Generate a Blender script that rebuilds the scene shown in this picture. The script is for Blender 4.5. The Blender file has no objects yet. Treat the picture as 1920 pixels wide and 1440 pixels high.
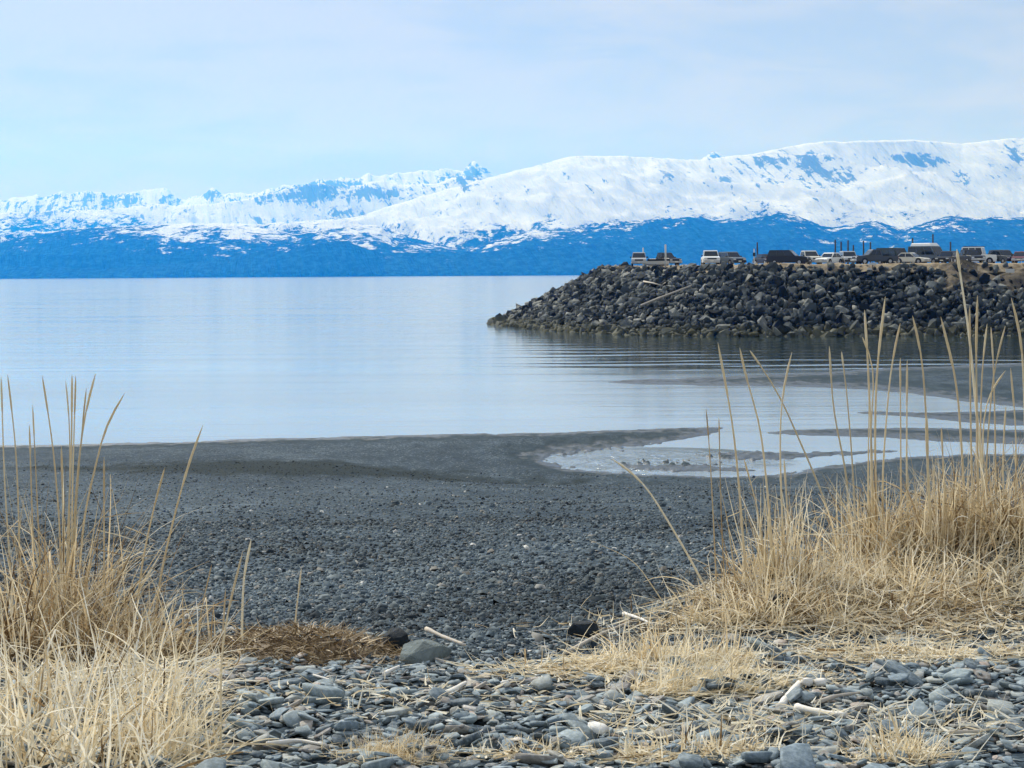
import bpy, bmesh, math, random
import numpy as np
from mathutils import Vector, Matrix, Euler
random.seed(7)
RNG = np.random.default_rng(11)
R = math.radians
scene = bpy.context.scene
COL = scene.collection

# ------------------------------------------------------------------ camera
CAM_Z = 7.0                       # eye height above the water, metres
FPX = 4200.0                      # focal length in pixels of a 1920 px wide frame
PITCH, ROLL = 2.808, -0.36
cam_data = bpy.data.cameras.new('camera')
cam_data.sensor_width = 36.0
cam_data.lens = FPX / 1920.0 * 36.0
cam_data.clip_start = 0.1
cam_data.clip_end = 120000.0
cam = bpy.data.objects.new('camera', cam_data)
COL.objects.link(cam)
CAM_R = Euler((R(90 - PITCH), 0, 0)).to_matrix() @ Matrix.Rotation(R(ROLL), 3, 'Z')
cam.matrix_world = Matrix.Translation((0, 0, CAM_Z)) @ CAM_R.to_4x4()
scene.camera = cam

# ------------------------------------------------------------------ light
SUN_EL, SUN_AZ = 42.0, -32.0      # azimuth measured from +Y (view direction), + to the right
world = bpy.data.worlds.new('World')
scene.world = world
world.use_nodes = True
sun_data = bpy.data.lights.new('sun', 'SUN')
sun_data.energy = 3.6
sun_data.angle = R(8.0)
sun_data.color = (1.0, 0.97, 0.92)
sun = bpy.data.objects.new('sun', sun_data)
COL.objects.link(sun)
_sd = Vector((math.sin(R(SUN_AZ)) * math.cos(R(SUN_EL)), math.cos(R(SUN_AZ)) * math.cos(R(SUN_EL)), math.sin(R(SUN_EL))))
sun.rotation_euler = _sd.to_track_quat('Z', 'Y').to_euler()
sun.location = (0, 0, 60)

scene.view_settings.view_transform = 'Standard'
scene.view_settings.look = 'None'
scene.view_settings.exposure = 0.34
scene.view_settings.gamma = 1.0
scene.view_settings.use_curve_mapping = False
scene.render.engine = 'CYCLES'
scene.cycles.use_denoising = True
scene.cycles.max_bounces = 6
scene.cycles.diffuse_bounces = 2
scene.cycles.glossy_bounces = 3
scene.cycles.transmission_bounces = 2
scene.cycles.volume_bounces = 1
scene.cycles.transparent_max_bounces = 4
scene.cycles.sample_clamp_indirect = 8.0

# ------------------------------------------------------------------ node helpers
def nd(nt, typ, props=None, **ins):
    n = nt.nodes.new(typ)
    for k, v in (props or {}).items():
        setattr(n, k, v)
    for k, v in ins.items():
        key = int(k[1:]) if k[0] == '_' else k.replace('_', ' ')
        s = n.inputs[key]
        if isinstance(v, bpy.types.NodeSocket):
            nt.links.new(v, s)
        else:
            s.default_value = v
    return n

def mth(nt, op, a, b=0.0, c=None, clamp=False):
    n = nd(nt, 'ShaderNodeMath', {'operation': op, 'use_clamp': clamp}, _0=a, _1=b)
    if c is not None:
        if isinstance(c, bpy.types.NodeSocket): nt.links.new(c, n.inputs[2])
        else: n.inputs[2].default_value = c
    return n.outputs[0]

def sstep(nt, x, lo, hi):
    n = nd(nt, 'ShaderNodeMapRange', {'interpolation_type': 'SMOOTHSTEP'}, Value=x, From_Min=lo, From_Max=hi, To_Min=0.0, To_Max=1.0)
    return n.outputs[0]

def noise(nt, vec, scale, detail=4.0, rough=0.55, dist=0.0):
    return nd(nt, 'ShaderNodeTexNoise', None, Vector=vec, Scale=scale, Detail=detail, Roughness=rough, Distortion=dist).outputs[0]

def vmul(nt, vec, s):
    return nd(nt, 'ShaderNodeVectorMath', {'operation': 'MULTIPLY'}, _0=vec, _1=s).outputs[0]

def mixc(nt, f, a, b):
    n = nd(nt, 'ShaderNodeMix', {'data_type': 'RGBA'})
    for s, v in ((n.inputs[0], f), (n.inputs[6], a), (n.inputs[7], b)):
        if isinstance(v, bpy.types.NodeSocket): nt.links.new(v, s)
        else: s.default_value = v if not isinstance(v, tuple) or len(v) == 4 else (*v, 1.0)
    return n.outputs[2]

def ramp(nt, f, stops):
    n = nd(nt, 'ShaderNodeValToRGB', None, Fac=f)
    cr = n.color_ramp
    while len(cr.elements) < len(stops): cr.elements.new(0.5)
    for e, (p, c) in zip(cr.elements, stops):
        e.position = p; e.color = (*c, 1.0)
    return n.outputs[0]

def newmat(name):
    m = bpy.data.materials.new(name)
    m.use_nodes = True
    nt = m.node_tree
    b = nt.nodes['Principled BSDF']
    return m, nt, b

def setin(nt, b, **k):
    for kk, v in k.items():
        s = b.inputs[kk.replace('_', ' ')]
        if isinstance(v, bpy.types.NodeSocket): nt.links.new(v, s)
        elif isinstance(v, tuple) and len(v) == 3 and s.type == 'RGBA': s.default_value = (*v, 1.0)
        else: s.default_value = v

# ------------------------------------------------------------------ sky
SKY_OFF = (3.1, 0.4, 0.35)
def build_world():
    nt = world.node_tree
    nt.nodes.clear()
    sky = nd(nt, 'ShaderNodeTexSky', {'sky_type': 'NISHITA', 'sun_disc': False, 'sun_elevation': R(SUN_EL),
             'sun_rotation': R(SUN_AZ), 'altitude': 0.0, 'air_density': 1.0, 'dust_density': 0.15, 'ozone_density': 2.5})
    tc = nd(nt, 'ShaderNodeTexCoord').outputs['Generated']
    n1 = noise(nt, nd(nt, 'ShaderNodeVectorMath', {'operation': 'MULTIPLY_ADD'}, _0=tc, _1=(2.4, 2.4, 7.5), _2=SKY_OFF).outputs[0], 1.6, 4.0, 0.55, 0.5)
    n2 = noise(nt, vmul(nt, tc, (5.0, 5.0, 24.0)), 2.0, 6.0, 0.6, 0.7)
    s = mth(nt, 'ADD', mth(nt, 'MULTIPLY', n1, 0.62), mth(nt, 'MULTIPLY', n2, 0.38))
    veil = mixc(nt, 0.78, sky.outputs[0], (4.7, 5.7, 7.7))
    f = mth(nt, 'MULTIPLY_ADD', sstep(nt, s, 0.42, 0.58), 0.60, 0.30)
    col = mixc(nt, f, veil, (7.0, 7.4, 7.5))
    bg = nd(nt, 'ShaderNodeBackground', None, Color=col, Strength=0.071)
    out = nd(nt, 'ShaderNodeOutputWorld')
    nt.links.new(bg.outputs[0], out.inputs[0])
build_world()

# ------------------------------------------------------------------ geometry helpers
RM = np.array(CAM_R)
def ray(u, v):
    d = RM @ np.array([(u - 960.0) / FPX, -(v - 720.0) / FPX, -1.0])
    return d / d[1]
def at(u, v, Y):
    d = ray(u, v)
    return np.array([d[0] * Y, Y, CAM_Z + d[2] * Y])
def on_plane(u, v, z=0.0):
    d = ray(u, v)
    return at(u, v, (z - CAM_Z) / d[2])
def proj(X, Y, Z):
    q = np.stack([X, Y, np.asarray(Z) - CAM_Z], -1) @ RM
    w = -q[..., 2]
    return 960.0 + FPX * q[..., 0] / w, 720.0 - FPX * q[..., 1] / w
def horizon(u):
    return proj(np.asarray((u - 960.0) / FPX * 1e7), np.asarray(1e7 + 0 * np.asarray(u)), np.asarray(CAM_Z + 0 * np.asarray(u)))[1]

def hsh(ix, iy, seed):
    h = (ix.astype(np.int64) * 374761393 + iy.astype(np.int64) * 668265263 + seed * 974634777) & 0xFFFFFFFF
    h = ((h ^ (h >> 13)) * 1274126177) & 0xFFFFFFFF
    return ((h ^ (h >> 16)) & 0xFFFFFF) / float(0xFFFFFF)
def vn(x, y, seed=0):
    ix, iy = np.floor(x), np.floor(y)
    fx, fy = x - ix, y - iy
    fx = fx * fx * fx * (fx * (fx * 6 - 15) + 10); fy = fy * fy * fy * (fy * (fy * 6 - 15) + 10)
    a = hsh(ix, iy, seed); b = hsh(ix + 1, iy, seed); c = hsh(ix, iy + 1, seed); d = hsh(ix + 1, iy + 1, seed)
    return (a * (1 - fx) + b * fx) * (1 - fy) + (c * (1 - fx) + d * fx) * fy
def fbm(x, y, octv=5, seed=0, gain=0.5, ridged=False):
    t, amp, tot = 0, 1.0, 0.0
    for o in range(octv):
        n = vn(x * 2 ** o + 17.3 * o, y * 2 ** o - 9.1 * o, seed + o)
        if ridged: n = 1 - np.abs(2 * n - 1)
        t = t + n * amp; tot += amp; amp *= gain
    return t / tot

def link(name, me, mat=None, parent=None, loc=None):
    o = bpy.data.objects.new(name, me)
    COL.objects.link(o)
    if mat is not None and me is not None and not me.materials:
        me.materials.append(mat)
    if parent is not None: o.parent = parent
    if loc is not None: o.location = loc
    return o
def empty(name, loc=(0, 0, 0), rz=0.0):
    o = bpy.data.objects.new(name, None)
    o.empty_display_size = 0.2
    COL.objects.link(o)
    o.location = loc; o.rotation_euler = (0, 0, rz)
    return o
def tag(o, label=None, cat=None, group=None, kind=None):
    if label: o['label'] = label
    if cat: o['category'] = cat
    if group: o['group'] = group
    if kind: o['kind'] = kind
    return o
def npmesh(name, verts, faces, smooth=False, tone=None):
    """verts (n,3); faces (m,k) all of the same size k"""
    me = bpy.data.meshes.new(name)
    verts = np.asarray(verts, np.float32); faces = np.asarray(faces, np.int32)
    m, k = faces.shape
    me.vertices.add(len(verts)); me.vertices.foreach_set('co', verts.ravel())
    me.loops.add(m * k); me.loops.foreach_set('vertex_index', faces.ravel())
    me.polygons.add(m)
    me.polygons.foreach_set('loop_start', np.arange(0, m * k, k, dtype=np.int32))
    if smooth: me.polygons.foreach_set('use_smooth', np.ones(m, bool))
    me.update(calc_edges=True)
    if tone is not None:
        a = me.attributes.new('tone', 'FLOAT', 'POINT')
        a.data.foreach_set('value', np.asarray(tone, np.float32))
    return me
def grid_faces(nr, nc):
    i = np.arange(nr * nc).reshape(nr, nc)
    return np.stack([i[:-1, :-1], i[:-1, 1:], i[1:, 1:], i[1:, :-1]], -1).reshape(-1, 4)
# ================================================================== mountains
def mountain_mat(name, rock_amt, seed):
    m, nt, b = newmat(name)
    pos = nd(nt, 'ShaderNodeNewGeometry')
    P, Nn = pos.outputs['Position'], pos.outputs['Normal']
    z = nd(nt, 'ShaderNodeSeparateXYZ', None, Vector=P).outputs['Z']
    wood = nd(nt, 'ShaderNodeAttribute', {'attribute_name': 'wood'}).outputs['Fac']
    crag = nd(nt, 'ShaderNodeAttribute', {'attribute_name': 'crag'}).outputs['Fac']
    off = nd(nt, 'ShaderNodeVectorMath', {'operation': 'ADD'}, _0=P, _1=(seed * 3100.0, seed * 900.0, 0)).outputs[0]
    Pn = vmul(nt, off, (0.001, 0.0006, 0.0020))
    n1 = noise(nt, Pn, 2.2, 4.0, 0.55)
    n2 = noise(nt, Pn, 8.5, 7.0, 0.66, 0.9)
    n3 = noise(nt, Pn, 30.0, 5.0, 0.7, 0.4)
    mixn = mth(nt, 'ADD', mth(nt, 'MULTIPLY', n1, 0.30), mth(nt, 'ADD', mth(nt, 'MULTIPLY', n2, 0.45), mth(nt, 'MULTIPLY', n3, 0.30)))
    # woods where the noise lies under the local tree cover
    mixn = mth(nt, 'MULTIPLY_ADD', mixn, 7.5, 0.43 - 7.5 * 0.525)
    d = mth(nt, 'SUBTRACT', wood, mixn)
    forest = mth(nt, 'MULTIPLY_ADD', sstep(nt, d, -0.08, 0.10), 0.50, mth(nt, 'MULTIPLY', sstep(nt, d, -0.45, 0.35), 0.48))
    # bare rock in streaks that run down the fall line
    nz = nd(nt, 'ShaderNodeSeparateXYZ', None, Vector=Nn).outputs['Z']
    shear = nd(nt, 'ShaderNodeVectorMath', {'operation': 'MULTIPLY_ADD'}, _0=nd(nt, 'ShaderNodeCombineXYZ', None, X=z, Y=0.0, Z=0.0).outputs[0], _1=(0.55, 0, 0), _2=off).outputs[0]
    st = noise(nt, vmul(nt, shear, (0.019, 0.0006, 0.0055)), 1.0, 7.0, 0.70, 0.8)
    st2 = noise(nt, vmul(nt, off, (0.010, 0.0008, 0.012)), 1.0, 6.0, 0.70, 1.2)
    rr = mth(nt, 'MULTIPLY_ADD', mth(nt, 'ADD', mth(nt, 'MULTIPLY', st, 0.55), mth(nt, 'MULTIPLY', st2, 0.45)), 5.0, 0.5 - 5.0 * 0.5)
    rr = mth(nt, 'ADD', rr, mth(nt, 'ADD', mth(nt, 'MULTIPLY', crag, 0.52), mth(nt, 'MULTIPLY', mth(nt, 'SUBTRACT', 0.86, nz), 0.45)))
    rock = mth(nt, 'MULTIPLY', sstep(nt, rr, 1.06 - rock_amt, 1.17 - rock_amt), 0.88)
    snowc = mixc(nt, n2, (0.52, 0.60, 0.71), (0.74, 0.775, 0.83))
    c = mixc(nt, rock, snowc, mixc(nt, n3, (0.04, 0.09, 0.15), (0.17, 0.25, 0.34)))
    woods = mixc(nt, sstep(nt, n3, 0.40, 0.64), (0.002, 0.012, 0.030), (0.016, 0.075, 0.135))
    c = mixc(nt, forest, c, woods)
    rel = noise(nt, vmul(nt, shear, (0.0080, 0.0008, 0.0016)), 1.0, 7.0, 0.60, 0.3)
    bump = nd(nt, 'ShaderNodeBump', None, Strength=0.9, Distance=70.0, Height=rel)
    setin(nt, b, Base_Color=c, Roughness=0.85, Normal=bump.outputs[0])
    b.inputs['Specular IOR Level'].default_value = 0.0
    return m

# tree cover: where the first trees stand and where the woods close, along the far shore
TREES = np.array([(-700, 395, 470), (0, 398, 466), (100, 392, 462), (250, 392, 470), (330, 405, 485), (420, 412, 492), (520, 408, 492), (610, 396, 484), (720, 392, 494), (800, 412, 494), (900, 410, 486), (1000, 396, 474),
                  (1140, 372, 470), (1300, 360, 470), (1465, 352, 462), (1560, 366, 474), (1690, 372, 474), (1780, 356, 470), (1920, 358, 474), (2620, 360, 474)], float)
CRAGS = [  # rocky places: u, v, half width, half height, strength
    (1250, 318, 22, 12, 0.5), (1290, 335, 30, 8, 0.5), (1370, 330, 30, 22, 0.9), (1420, 300, 45, 14, 0.8), (1450, 330, 40, 30, 0.7), (1515, 297, 35, 16, 1.1), (1540, 330, 60, 26, 0.7), (1590, 345, 40, 18, 0.5), (1640, 310, 40, 22, 0.6),
    (1690, 296, 26, 12, 1.3), (1715, 302, 26, 13, 1.6), (1755, 306, 24, 14, 1.5), (1800, 332, 20, 14, 1.0), (1870, 300, 22, 24, 1.1), (1910, 285, 24, 22, 1.2), (1730, 268, 60, 6, 0.5), (1210, 300, 26, 6, 0.4), (1335, 292, 22, 8, 0.7),
    (400, 364, 24, 9, 1.6), (490, 372, 40, 10, 0.9), (560, 365, 50, 18, 1.1), (600, 360, 36, 22, 1.3), (700, 360, 46, 20, 1.0), (640, 345, 40, 8, 0.7), (790, 355, 50, 14, 0.8), (880, 340, 40, 14, 1.1), (895, 318, 26, 12, 0.9), (840, 328, 50, 8, 0.6), (650, 400, 26, 10, 1.3),
    (60, 385, 60, 14, 0.6), (160, 372, 60, 14, 0.8), (250, 378, 60, 14, 0.8), (330, 372, 30, 12, 0.7), (110, 395, 90, 10, 0.5), (450, 430, 60, 25, 0.5), (560, 415, 60, 16, 0.5)]

def skyline(pts, u):
    p = np.array(pts, float)
    return np.interp(u, p[:, 0], p[:, 1])

def range_mesh(name, pts, Y0, Yr, Yb, ncol, nfront, nback, rough_px, amp, gpow, seed, mat, label, wadd=0.0, wside=0.0):
    u = np.linspace(-700, 2620, ncol)
    vs = skyline(pts, u)
    k = 9
    jag = (fbm(u / 48.0, u * 0 + 3.3, 5, seed, 0.66, True) - 0.55) * rough_px
    vs = vs - jag
    t = np.concatenate([np.linspace(0, 1, nfront) ** 0.9, 1 + np.linspace(0, 1, nback + 1)[1:]])
    Y = np.where(t <= 1, Y0 + (Yr - Y0) * t, Yr + (Yb - Yr) * (t - 1))
    YY, UU = np.meshgrid(Y, u, indexing='ij')
    T = np.meshgrid(t, u, indexing='ij')[0]
    XX = (UU - 960.0) / FPX * YY
    Zr = CAM_Z + (horizon(u) - vs) / FPX * Yr
    g = np.where(T <= 1, np.clip(T, 0, 1) ** gpow, 1 - 0.75 * (T - 1))
    warp = fbm(XX / 2600.0, YY / 2600.0, 4, seed + 40) * 3000.0
    XK = XX + 0.45 * (YY - Y0)
    spur = fbm((XK + warp * 0.5) / 1250.0, (YY + warp) / 6500.0, 5, seed + 60, 0.48, True) - 0.55
    fine = fbm((XK + warp * 0.15) / 330.0, YY / 2600.0, 4, seed + 80, 0.55, True) - 0.55
    w = np.where(T <= 1, np.sin(np.pi * np.clip(T, 0, 1)) ** 0.8, 0.4 * (T - 1))
    ZZ = Zr[None, :] * g + (spur * amp + fine * amp * 0.36) * w
    ZZ = np.where(T <= 0.001, -6.0, np.maximum(ZZ, -6.0 + 60 * T))
    # keep the outline: nothing in front may rise above the ridge as seen along the valley
    lim = CAM_Z + (horizon(u) - vs)[None, :] / FPX * YY
    ZZ = np.where(T < 1, np.minimum(ZZ, lim * (0.985 - 0.02 * (1 - T))), ZZ)
    me = npmesh(name, np.stack([XX, YY, ZZ], -1).reshape(-1, 3), grid_faces(len(t), ncol), smooth=True)
    pu, pv_ = proj(XX, YY, ZZ)
    hi_, lo_ = np.interp(pu, TREES[:, 0], TREES[:, 1]), np.interp(pu, TREES[:, 0], TREES[:, 2])
    cover = np.clip((pv_ - hi_) / (lo_ - hi_), 0, 1.9)
    cover = np.where(cover < 0.3, cover - 0.45 * (0.3 - cover) / 0.3, cover) + np.interp(pu, [0, 120, 330, 1000, 1130, 1250], [wadd + wside * 0.25, wadd + wside * 0.25, wadd, wadd, wadd + wside * 0.7, wadd + wside])
    cg = np.zeros_like(pu)
    for cu, cv, ru, rv, cs_ in CRAGS:
        cg += cs_ * np.exp(-((pu - cu) / ru) ** 2 - ((pv_ - cv) / rv) ** 2)
    for an, av in (('wood', cover), ('crag', np.minimum(cg, 1.7))):
        at_ = me.attributes.new(an, 'FLOAT', 'POINT'); at_.data.foreach_set('value', av.astype(np.float32).ravel())
    o = link(name, me, mat)
    tag(o, label, kind='structure')
    return o

SKY_A = [(-700, 372), (-100, 376), (0, 375), (60, 373), (120, 364), (172, 358), (230, 366), (290, 360), (320, 355), (345, 372), (380, 372), (400, 356), (420, 369), (470, 362), (520, 355),
         (560, 348), (600, 341), (640, 338), (700, 332), (770, 325), (830, 318), (870, 322), (893, 306), (915, 318), (930, 330), (960, 340), (1200, 330), (1310, 305), (1338, 288), (1365, 296), (1420, 320), (1700, 330), (2620, 320)]
SKY_M = [(-700, 400), (0, 404), (120, 396), (230, 392), (300, 386), (380, 384), (450, 380), (500, 366), (560, 352), (610, 345), (650, 352), (720, 340), (760, 352), (820, 345), (860, 333), (900, 330), (940, 345), (1000, 360), (2620, 380)]
SKY_B = [(-700, 450), (0, 440), (300, 420), (500, 420), (640, 412), (700, 400), (760, 378), (820, 362), (880, 345), (940, 330), (1000, 314), (1060, 298), (1095, 293), (1150, 294), (1210, 296), (1290, 301),
         (1350, 297), (1410, 291), (1450, 281), (1500, 273), (1540, 268), (1600, 267), (1660, 265), (1720, 263), (1760, 268), (1800, 272), (1850, 266), (1920, 260), (2100, 262), (2620, 280)]
SKY_C = [(-700, 462), (-100, 460), (0, 457), (60, 442), (130, 432), (200, 428), (300, 423), (370, 425), (440, 420), (500, 430), (560, 440), (610, 432), (680, 423), (715, 424), (745, 450), (800, 461), (880, 466),
         (930, 452), (1000, 434), (1080, 430), (1140, 419), (1240, 411), (1290, 409), (1350, 415), (1420, 409), (1465, 398), (1495, 404), (1540, 425), (1570, 428), (1640, 414), (1690, 432), (1730, 420), (1780, 404), (1850, 410), (1920, 407), (2200, 400), (2620, 420)]
SKY_D = [(-700, 505), (0, 500), (200, 505), (380, 492), (450, 478), (520, 464), (600, 450), (650, 452), (720, 478), (800, 484), (900, 474), (1000, 464), (1130, 456), (1250, 462), (1400, 452), (1500, 446), (1650, 458), (1800, 446), (1920, 450), (2620, 455)]
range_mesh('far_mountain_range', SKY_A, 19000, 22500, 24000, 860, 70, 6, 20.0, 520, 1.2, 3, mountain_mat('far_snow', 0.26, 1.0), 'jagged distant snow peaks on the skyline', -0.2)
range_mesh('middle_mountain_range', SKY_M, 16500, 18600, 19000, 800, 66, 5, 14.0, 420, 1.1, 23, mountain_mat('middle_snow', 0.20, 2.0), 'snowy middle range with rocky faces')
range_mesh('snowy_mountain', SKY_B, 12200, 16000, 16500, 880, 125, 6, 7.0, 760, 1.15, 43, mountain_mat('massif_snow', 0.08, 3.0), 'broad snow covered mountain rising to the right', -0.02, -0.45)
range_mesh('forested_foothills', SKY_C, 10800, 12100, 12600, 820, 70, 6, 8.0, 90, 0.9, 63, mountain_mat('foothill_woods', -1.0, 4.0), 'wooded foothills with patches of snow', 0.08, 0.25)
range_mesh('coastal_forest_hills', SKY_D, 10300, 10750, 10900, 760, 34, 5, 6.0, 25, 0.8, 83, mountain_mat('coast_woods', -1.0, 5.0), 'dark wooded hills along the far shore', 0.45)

# ================================================================== shoreline shapes, traced on the water plane
LAND = [
    # the main beach up to the water's edge
    [(-900, 842), (0, 836), (120, 834), (200, 831), (330, 829), (480, 823), (600, 820), (720, 818), (850, 814), (1000, 812), (1100, 809), (1200, 805), (1290, 802), (1365, 801),
     (1340, 812), (1290, 821), (1220, 834), (1150, 841), (1070, 848), (1012, 859), (1030, 868), (1075, 882), (1200, 890), (1330, 895), (1450, 893), (1520, 880), (1600, 868), (1700, 858), (1800, 853), (1920, 851), (2300, 850), (2900, 850), (2900, 9000), (-900, 9000)],
    # long bar lying off the rocks
    [(1128, 717), (1180, 711), (1260, 709), (1400, 703), (1560, 696), (1700, 688), (1800, 684), (2000, 678), (2900, 676), (2900, 768), (1920, 766), (1800, 752), (1700, 738), (1620, 731), (1500, 726), (1300, 724), (1180, 721)],
    # finger between the two channels
    [(1578, 773), (1640, 771), (1750, 772), (1850, 770), (1990, 764), (2900, 760), (2900, 802), (1900, 799), (1800, 792), (1700, 782), (1640, 778)],
    # lower bar
    [(1412, 813), (1470, 806), (1560, 803), (1660, 801), (1800, 803), (1950, 806), (2900, 806), (2900, 836), (1920, 834), (1780, 829), (1640, 822), (1500, 817)],
    # small islet in the riffle
    [(1150, 876), (1200, 871), (1300, 873), (1390, 878), (1430, 884), (1330, 885), (1220, 882)],
    [(1330, 854), (1420, 846), (1500, 848), (1640, 842), (1720, 846), (1620, 852), (1480, 860), (1380, 862)],
]
def poly_sd(u, v, poly):
    p = np.array(poly, float)
    q = np.roll(p, -1, 0)
    best = np.full(u.shape, 1e9)
    inside = np.zeros(u.shape, bool)
    for (ax, ay), (bx, by) in zip(p, q):
        dx, dy = bx - ax, by - ay
        # vertical pixels count more than horizontal ones on a grazing plane
        sx = 0.25
        t = np.clip(((u - ax) * dx * sx * sx + (v - ay) * dy) / (dx * dx * sx * sx + dy * dy + 1e-9), 0, 1)
        best = np.minimum(best, np.hypot((u - ax - t * dx) * sx, v - ay - t * dy))
        c = ((ay > v) != (by > v)) & (u < (bx - ax) * (v - ay) / (by - ay + 1e-12) + ax)
        inside ^= c
    return np.where(inside, best, -best)

def near_height(X, Y):
    w = 0.35
    z = 5.4 - w * np.logaddexp(0, (Y - 9.75) / w) * 0.0825
    uu = np.clip((960 + FPX * X / np.maximum(Y, 1) - 450) / 600, 0, 1)
    uu = 1 - uu * uu * (3 - 2 * uu)
    zl_ = 0.036 * (97 - Y)
    k_ = 0.25
    zm = k_ * np.logaddexp(z / k_, zl_ / k_)
    far_ = np.clip((Y - 30) / 15, 0, 1)
    z = z + (zm - z) * uu * far_
    z = z + 0.40 * np.exp(-((X - 2.35) / 0.95) ** 2 - ((Y - 11.0) / 0.95) ** 2)
    z = z + 0.16 * np.exp(-((X - 1.15) / 0.5) ** 2 - ((Y - 10.3) / 0.6) ** 2)
    z = z + 0.10 * np.exp(-((X + 2.3) / 0.7) ** 2 - ((Y - 10.2) / 0.8) ** 2)
    z = z + 0.07 * np.exp(-((X + 0.92) / 0.38) ** 2 - ((Y - 9.85) / 0.28) ** 2)
    amp = np.clip((Y - 6) / 20, 0.0, 1)
    z = z + (fbm(X / 0.9, Y / 0.9, 3, 5) - 0.5) * 0.05 * (1 - amp) + (fbm(X / 5.0, Y / 9.0, 3, 9) - 0.5) * 0.22 * amp
    return z
def height(X, Y):
    X = np.asarray(X, float); Y = np.asarray(Y, float)
    z = near_height(X, Y)
    far = Y > 52
    if np.any(far):
        xs, ys = X[far], Y[far]
        u, v = proj(xs, ys, np.zeros_like(xs))
        rif0 = np.exp(-((u - 1300) / 330) ** 2 - ((v - 855) / 34) ** 2)
        jit = (fbm(u / 55.0, v / 9.0, 4, 31) - 0.5) * 5.0 + (fbm(u / 16.0, v / 3.0, 4, 131) - 0.5) * (2.0 + 20.0 * rif0)
        sd = np.full(xs.shape, -1e9)
        for i, pl in enumerate(LAND):
            sd = np.maximum(sd, poly_sd(u, v, pl) + jit * (0.6 if i else 0.8) - (1.2 if i else 0.0))
        lump = (fbm(u / 14.0, v / 3.0, 3, 77) - 0.5)
        rif = np.exp(-((u - 1230) / 200) ** 2 - ((v - 862) / 20) ** 2)
        zl = np.where(sd > 0, 0.015 + 0.009 * np.minimum(sd, 14) + 0.00009 * sd ** 2 * 0.9 + np.maximum(sd - 14, 0) * 0.010, 0.02 * sd)
        zl = zl + lump * 0.05 * np.clip(sd / 12, 0, 1) + (sd < 0) * rif * ((fbm(u / 9.0, v / 2.0, 3, 177) - 0.5) * 0.7 + 0.03)
        zl = np.maximum(zl, -2.5)
        w = np.clip((ys - 52) / 6.0, 0, 1)
        z = z.copy()
        z[far] = (1 - w) * z[far] + w * np.minimum(np.maximum(z[far], 0.30), zl)
    return z
def hit(u, v, y0=6.2, y1=60.0):
    d = ray(u, v)
    Y = np.linspace(y0, y1, 1200)
    zr = CAM_Z + d[2] * Y
    zt = height(d[0] * Y, Y)
    k = np.argmax(zr <= zt) if np.any(zr <= zt) else 0
    return np.array([d[0] * Y[k], Y[k], zt[k]])
def gz(x, y):
    return float(height(np.array([x]), np.array([y]))[0])

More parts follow.
